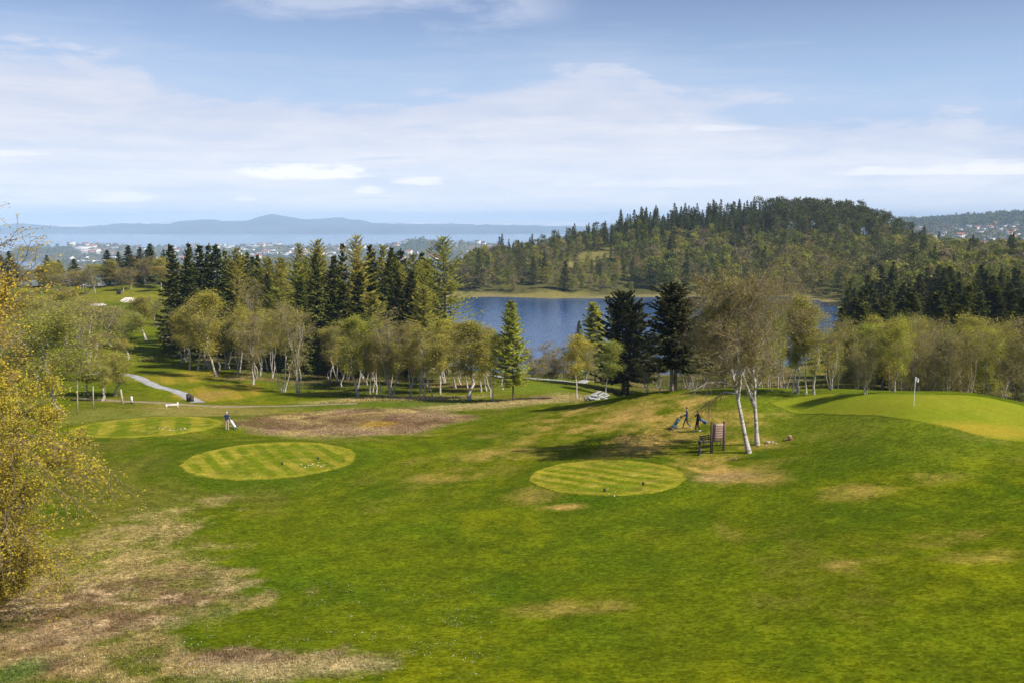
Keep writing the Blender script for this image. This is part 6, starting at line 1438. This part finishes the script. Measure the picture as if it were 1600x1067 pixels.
p = hit(206, 630.5); h = at(206, 619, p[1])[2] - p[2]; o = empty('marker_post', p); g = Geo(); g.box((0, 0, h * .6), (.2, .2, h * .8), 0, None, .03); link('post', g.mesh('post', [M['paint_white']]), o); g = Geo(); g.box((0, 0, h * .08), (.24, .24, h * .24), 0, None, .02); link('base', g.mesh('base', [M['iron']]), o); tag(o, 'short white marker post with a dark foot by the dirt track', 'post')
a = hit(259, 636); b = hit(279, 636.5); o = empty('low_rail', (a + b) / 2, math.atan2(b[1] - a[1], b[0] - a[0])); l = float(np.hypot(*(b - a)[:2])); g = Geo(); g.box((0, 0, .30), (l, .12, .16), 0, None, .02); link('beam', g.mesh('beam', [M['paint_white']]), o)
for s in (-1, 1): g = Geo(); g.box((s * (l / 2 - .08), 0, .2 + .1 * (s > 0)), (.16, .16, .4 + .2 * (s > 0)), 0, None, .02); link('post', g.mesh('post', [M['paint_white']]), o)
tag(o, 'low white rail beside the dirt track', 'rail')
for px, py, k, lb in [(295, 626.5, 1., 'dark wooden litter bin at the end of the gravel path, taller one'), (300, 627.5, .8, 'dark wooden litter bin at the end of the gravel path, shorter one')]:
    p = hit(px, py); o = empty('litter_bin', p, .3); g = Geo()
    for s in range(10): t = s * .6283; g.box((math.cos(t) * .27 * k, math.sin(t) * .27 * k, .42 * k), (.03, .16 * k, .84 * k), 0, rotm('z', t))
    link('body', g.mesh('body', [M['dark_bark']]), o); g = Geo(); g.lathe([(.31 * k, .84 * k), (.31 * k, .89 * k), (.12 * k, .95 * k), (0, .95 * k)], 12, 0); link('lid', g.mesh('lid', [M['iron']], True), o); tag(o, lb, 'litter bin')
# tripod lamp pole in the grove
p = hit(655, 622); o = empty('lamp_post', p); t = at(659, 554, p[1]) - p; f2 = hit(678, 625) - p
g = Geo(); g.tubes(np.array([[0, 0, -.2], t * .5, t]), np.full(3, .075), 8, 0); link('pole', g.mesh('pole', [M['stake']], True), o)
g = Geo(); g.tubes(np.array([f2, (f2 + t * .92) / 2, t * .92]), np.full(3, .07), 8, 0); link('brace', g.mesh('brace', [M['stake']], True), o)
g = Geo(); g.lathe([(.05, -.1), (.14, 0), (.20, .12), (.20, .35), (.24, .38), (.08, .52), (0, .54)], 10, 0, t); link('lamp_head', g.mesh('lamp_head', [M['paint_white']], True), o); tag(o, 'wooden lamp pole with a slanting brace and white lamp head in the birch grove', 'lamp post')
# far things on the left ridge
a = hit(126, 452); b = hit(142, 448); o = empty('stair_rail', a); d = b - a; g = Geo(); g.tubes(np.stack([np.array([0, 0, .9]), d + np.array([0, 0, .9])]), np.full(2, .12), 6, 0); link('handrail', g.mesh('handrail', [M['paint_white']]), o)
for k in range(5): q = d * k / 4; g = Geo(); g.tubes(np.stack([q, q + np.array([0, 0, .9])]), np.full(2, .09), 6, 0); link('post', g.mesh('post', [M['paint_white']]), o)
tag(o, 'white stair rail on the left ridge below the spruces', 'rail')
for px, lb in [(184, 'tiny dark stand-in for an unidentified speck on the ridge green, left one'), (187.5, 'tiny dark stand-in for an unidentified speck on the ridge green, right one')]:
    p = hit(px, 460.5); o = empty('litter_bin', p); g = Geo(); g.lathe([(.3, 0), (.36, .8), (.36, .85), (0, .95)], 10, 0); link('body', g.mesh('body', [M['iron']], True), o); g = Geo(); g.lathe([(.4, .9), (.4, .96), (0, 1.1)], 10, 0); link('lid', g.mesh('lid', [M['iron']], True), o); tag(o, lb, 'litter bin')  # made-up bin shape standing in for an unidentified dark speck
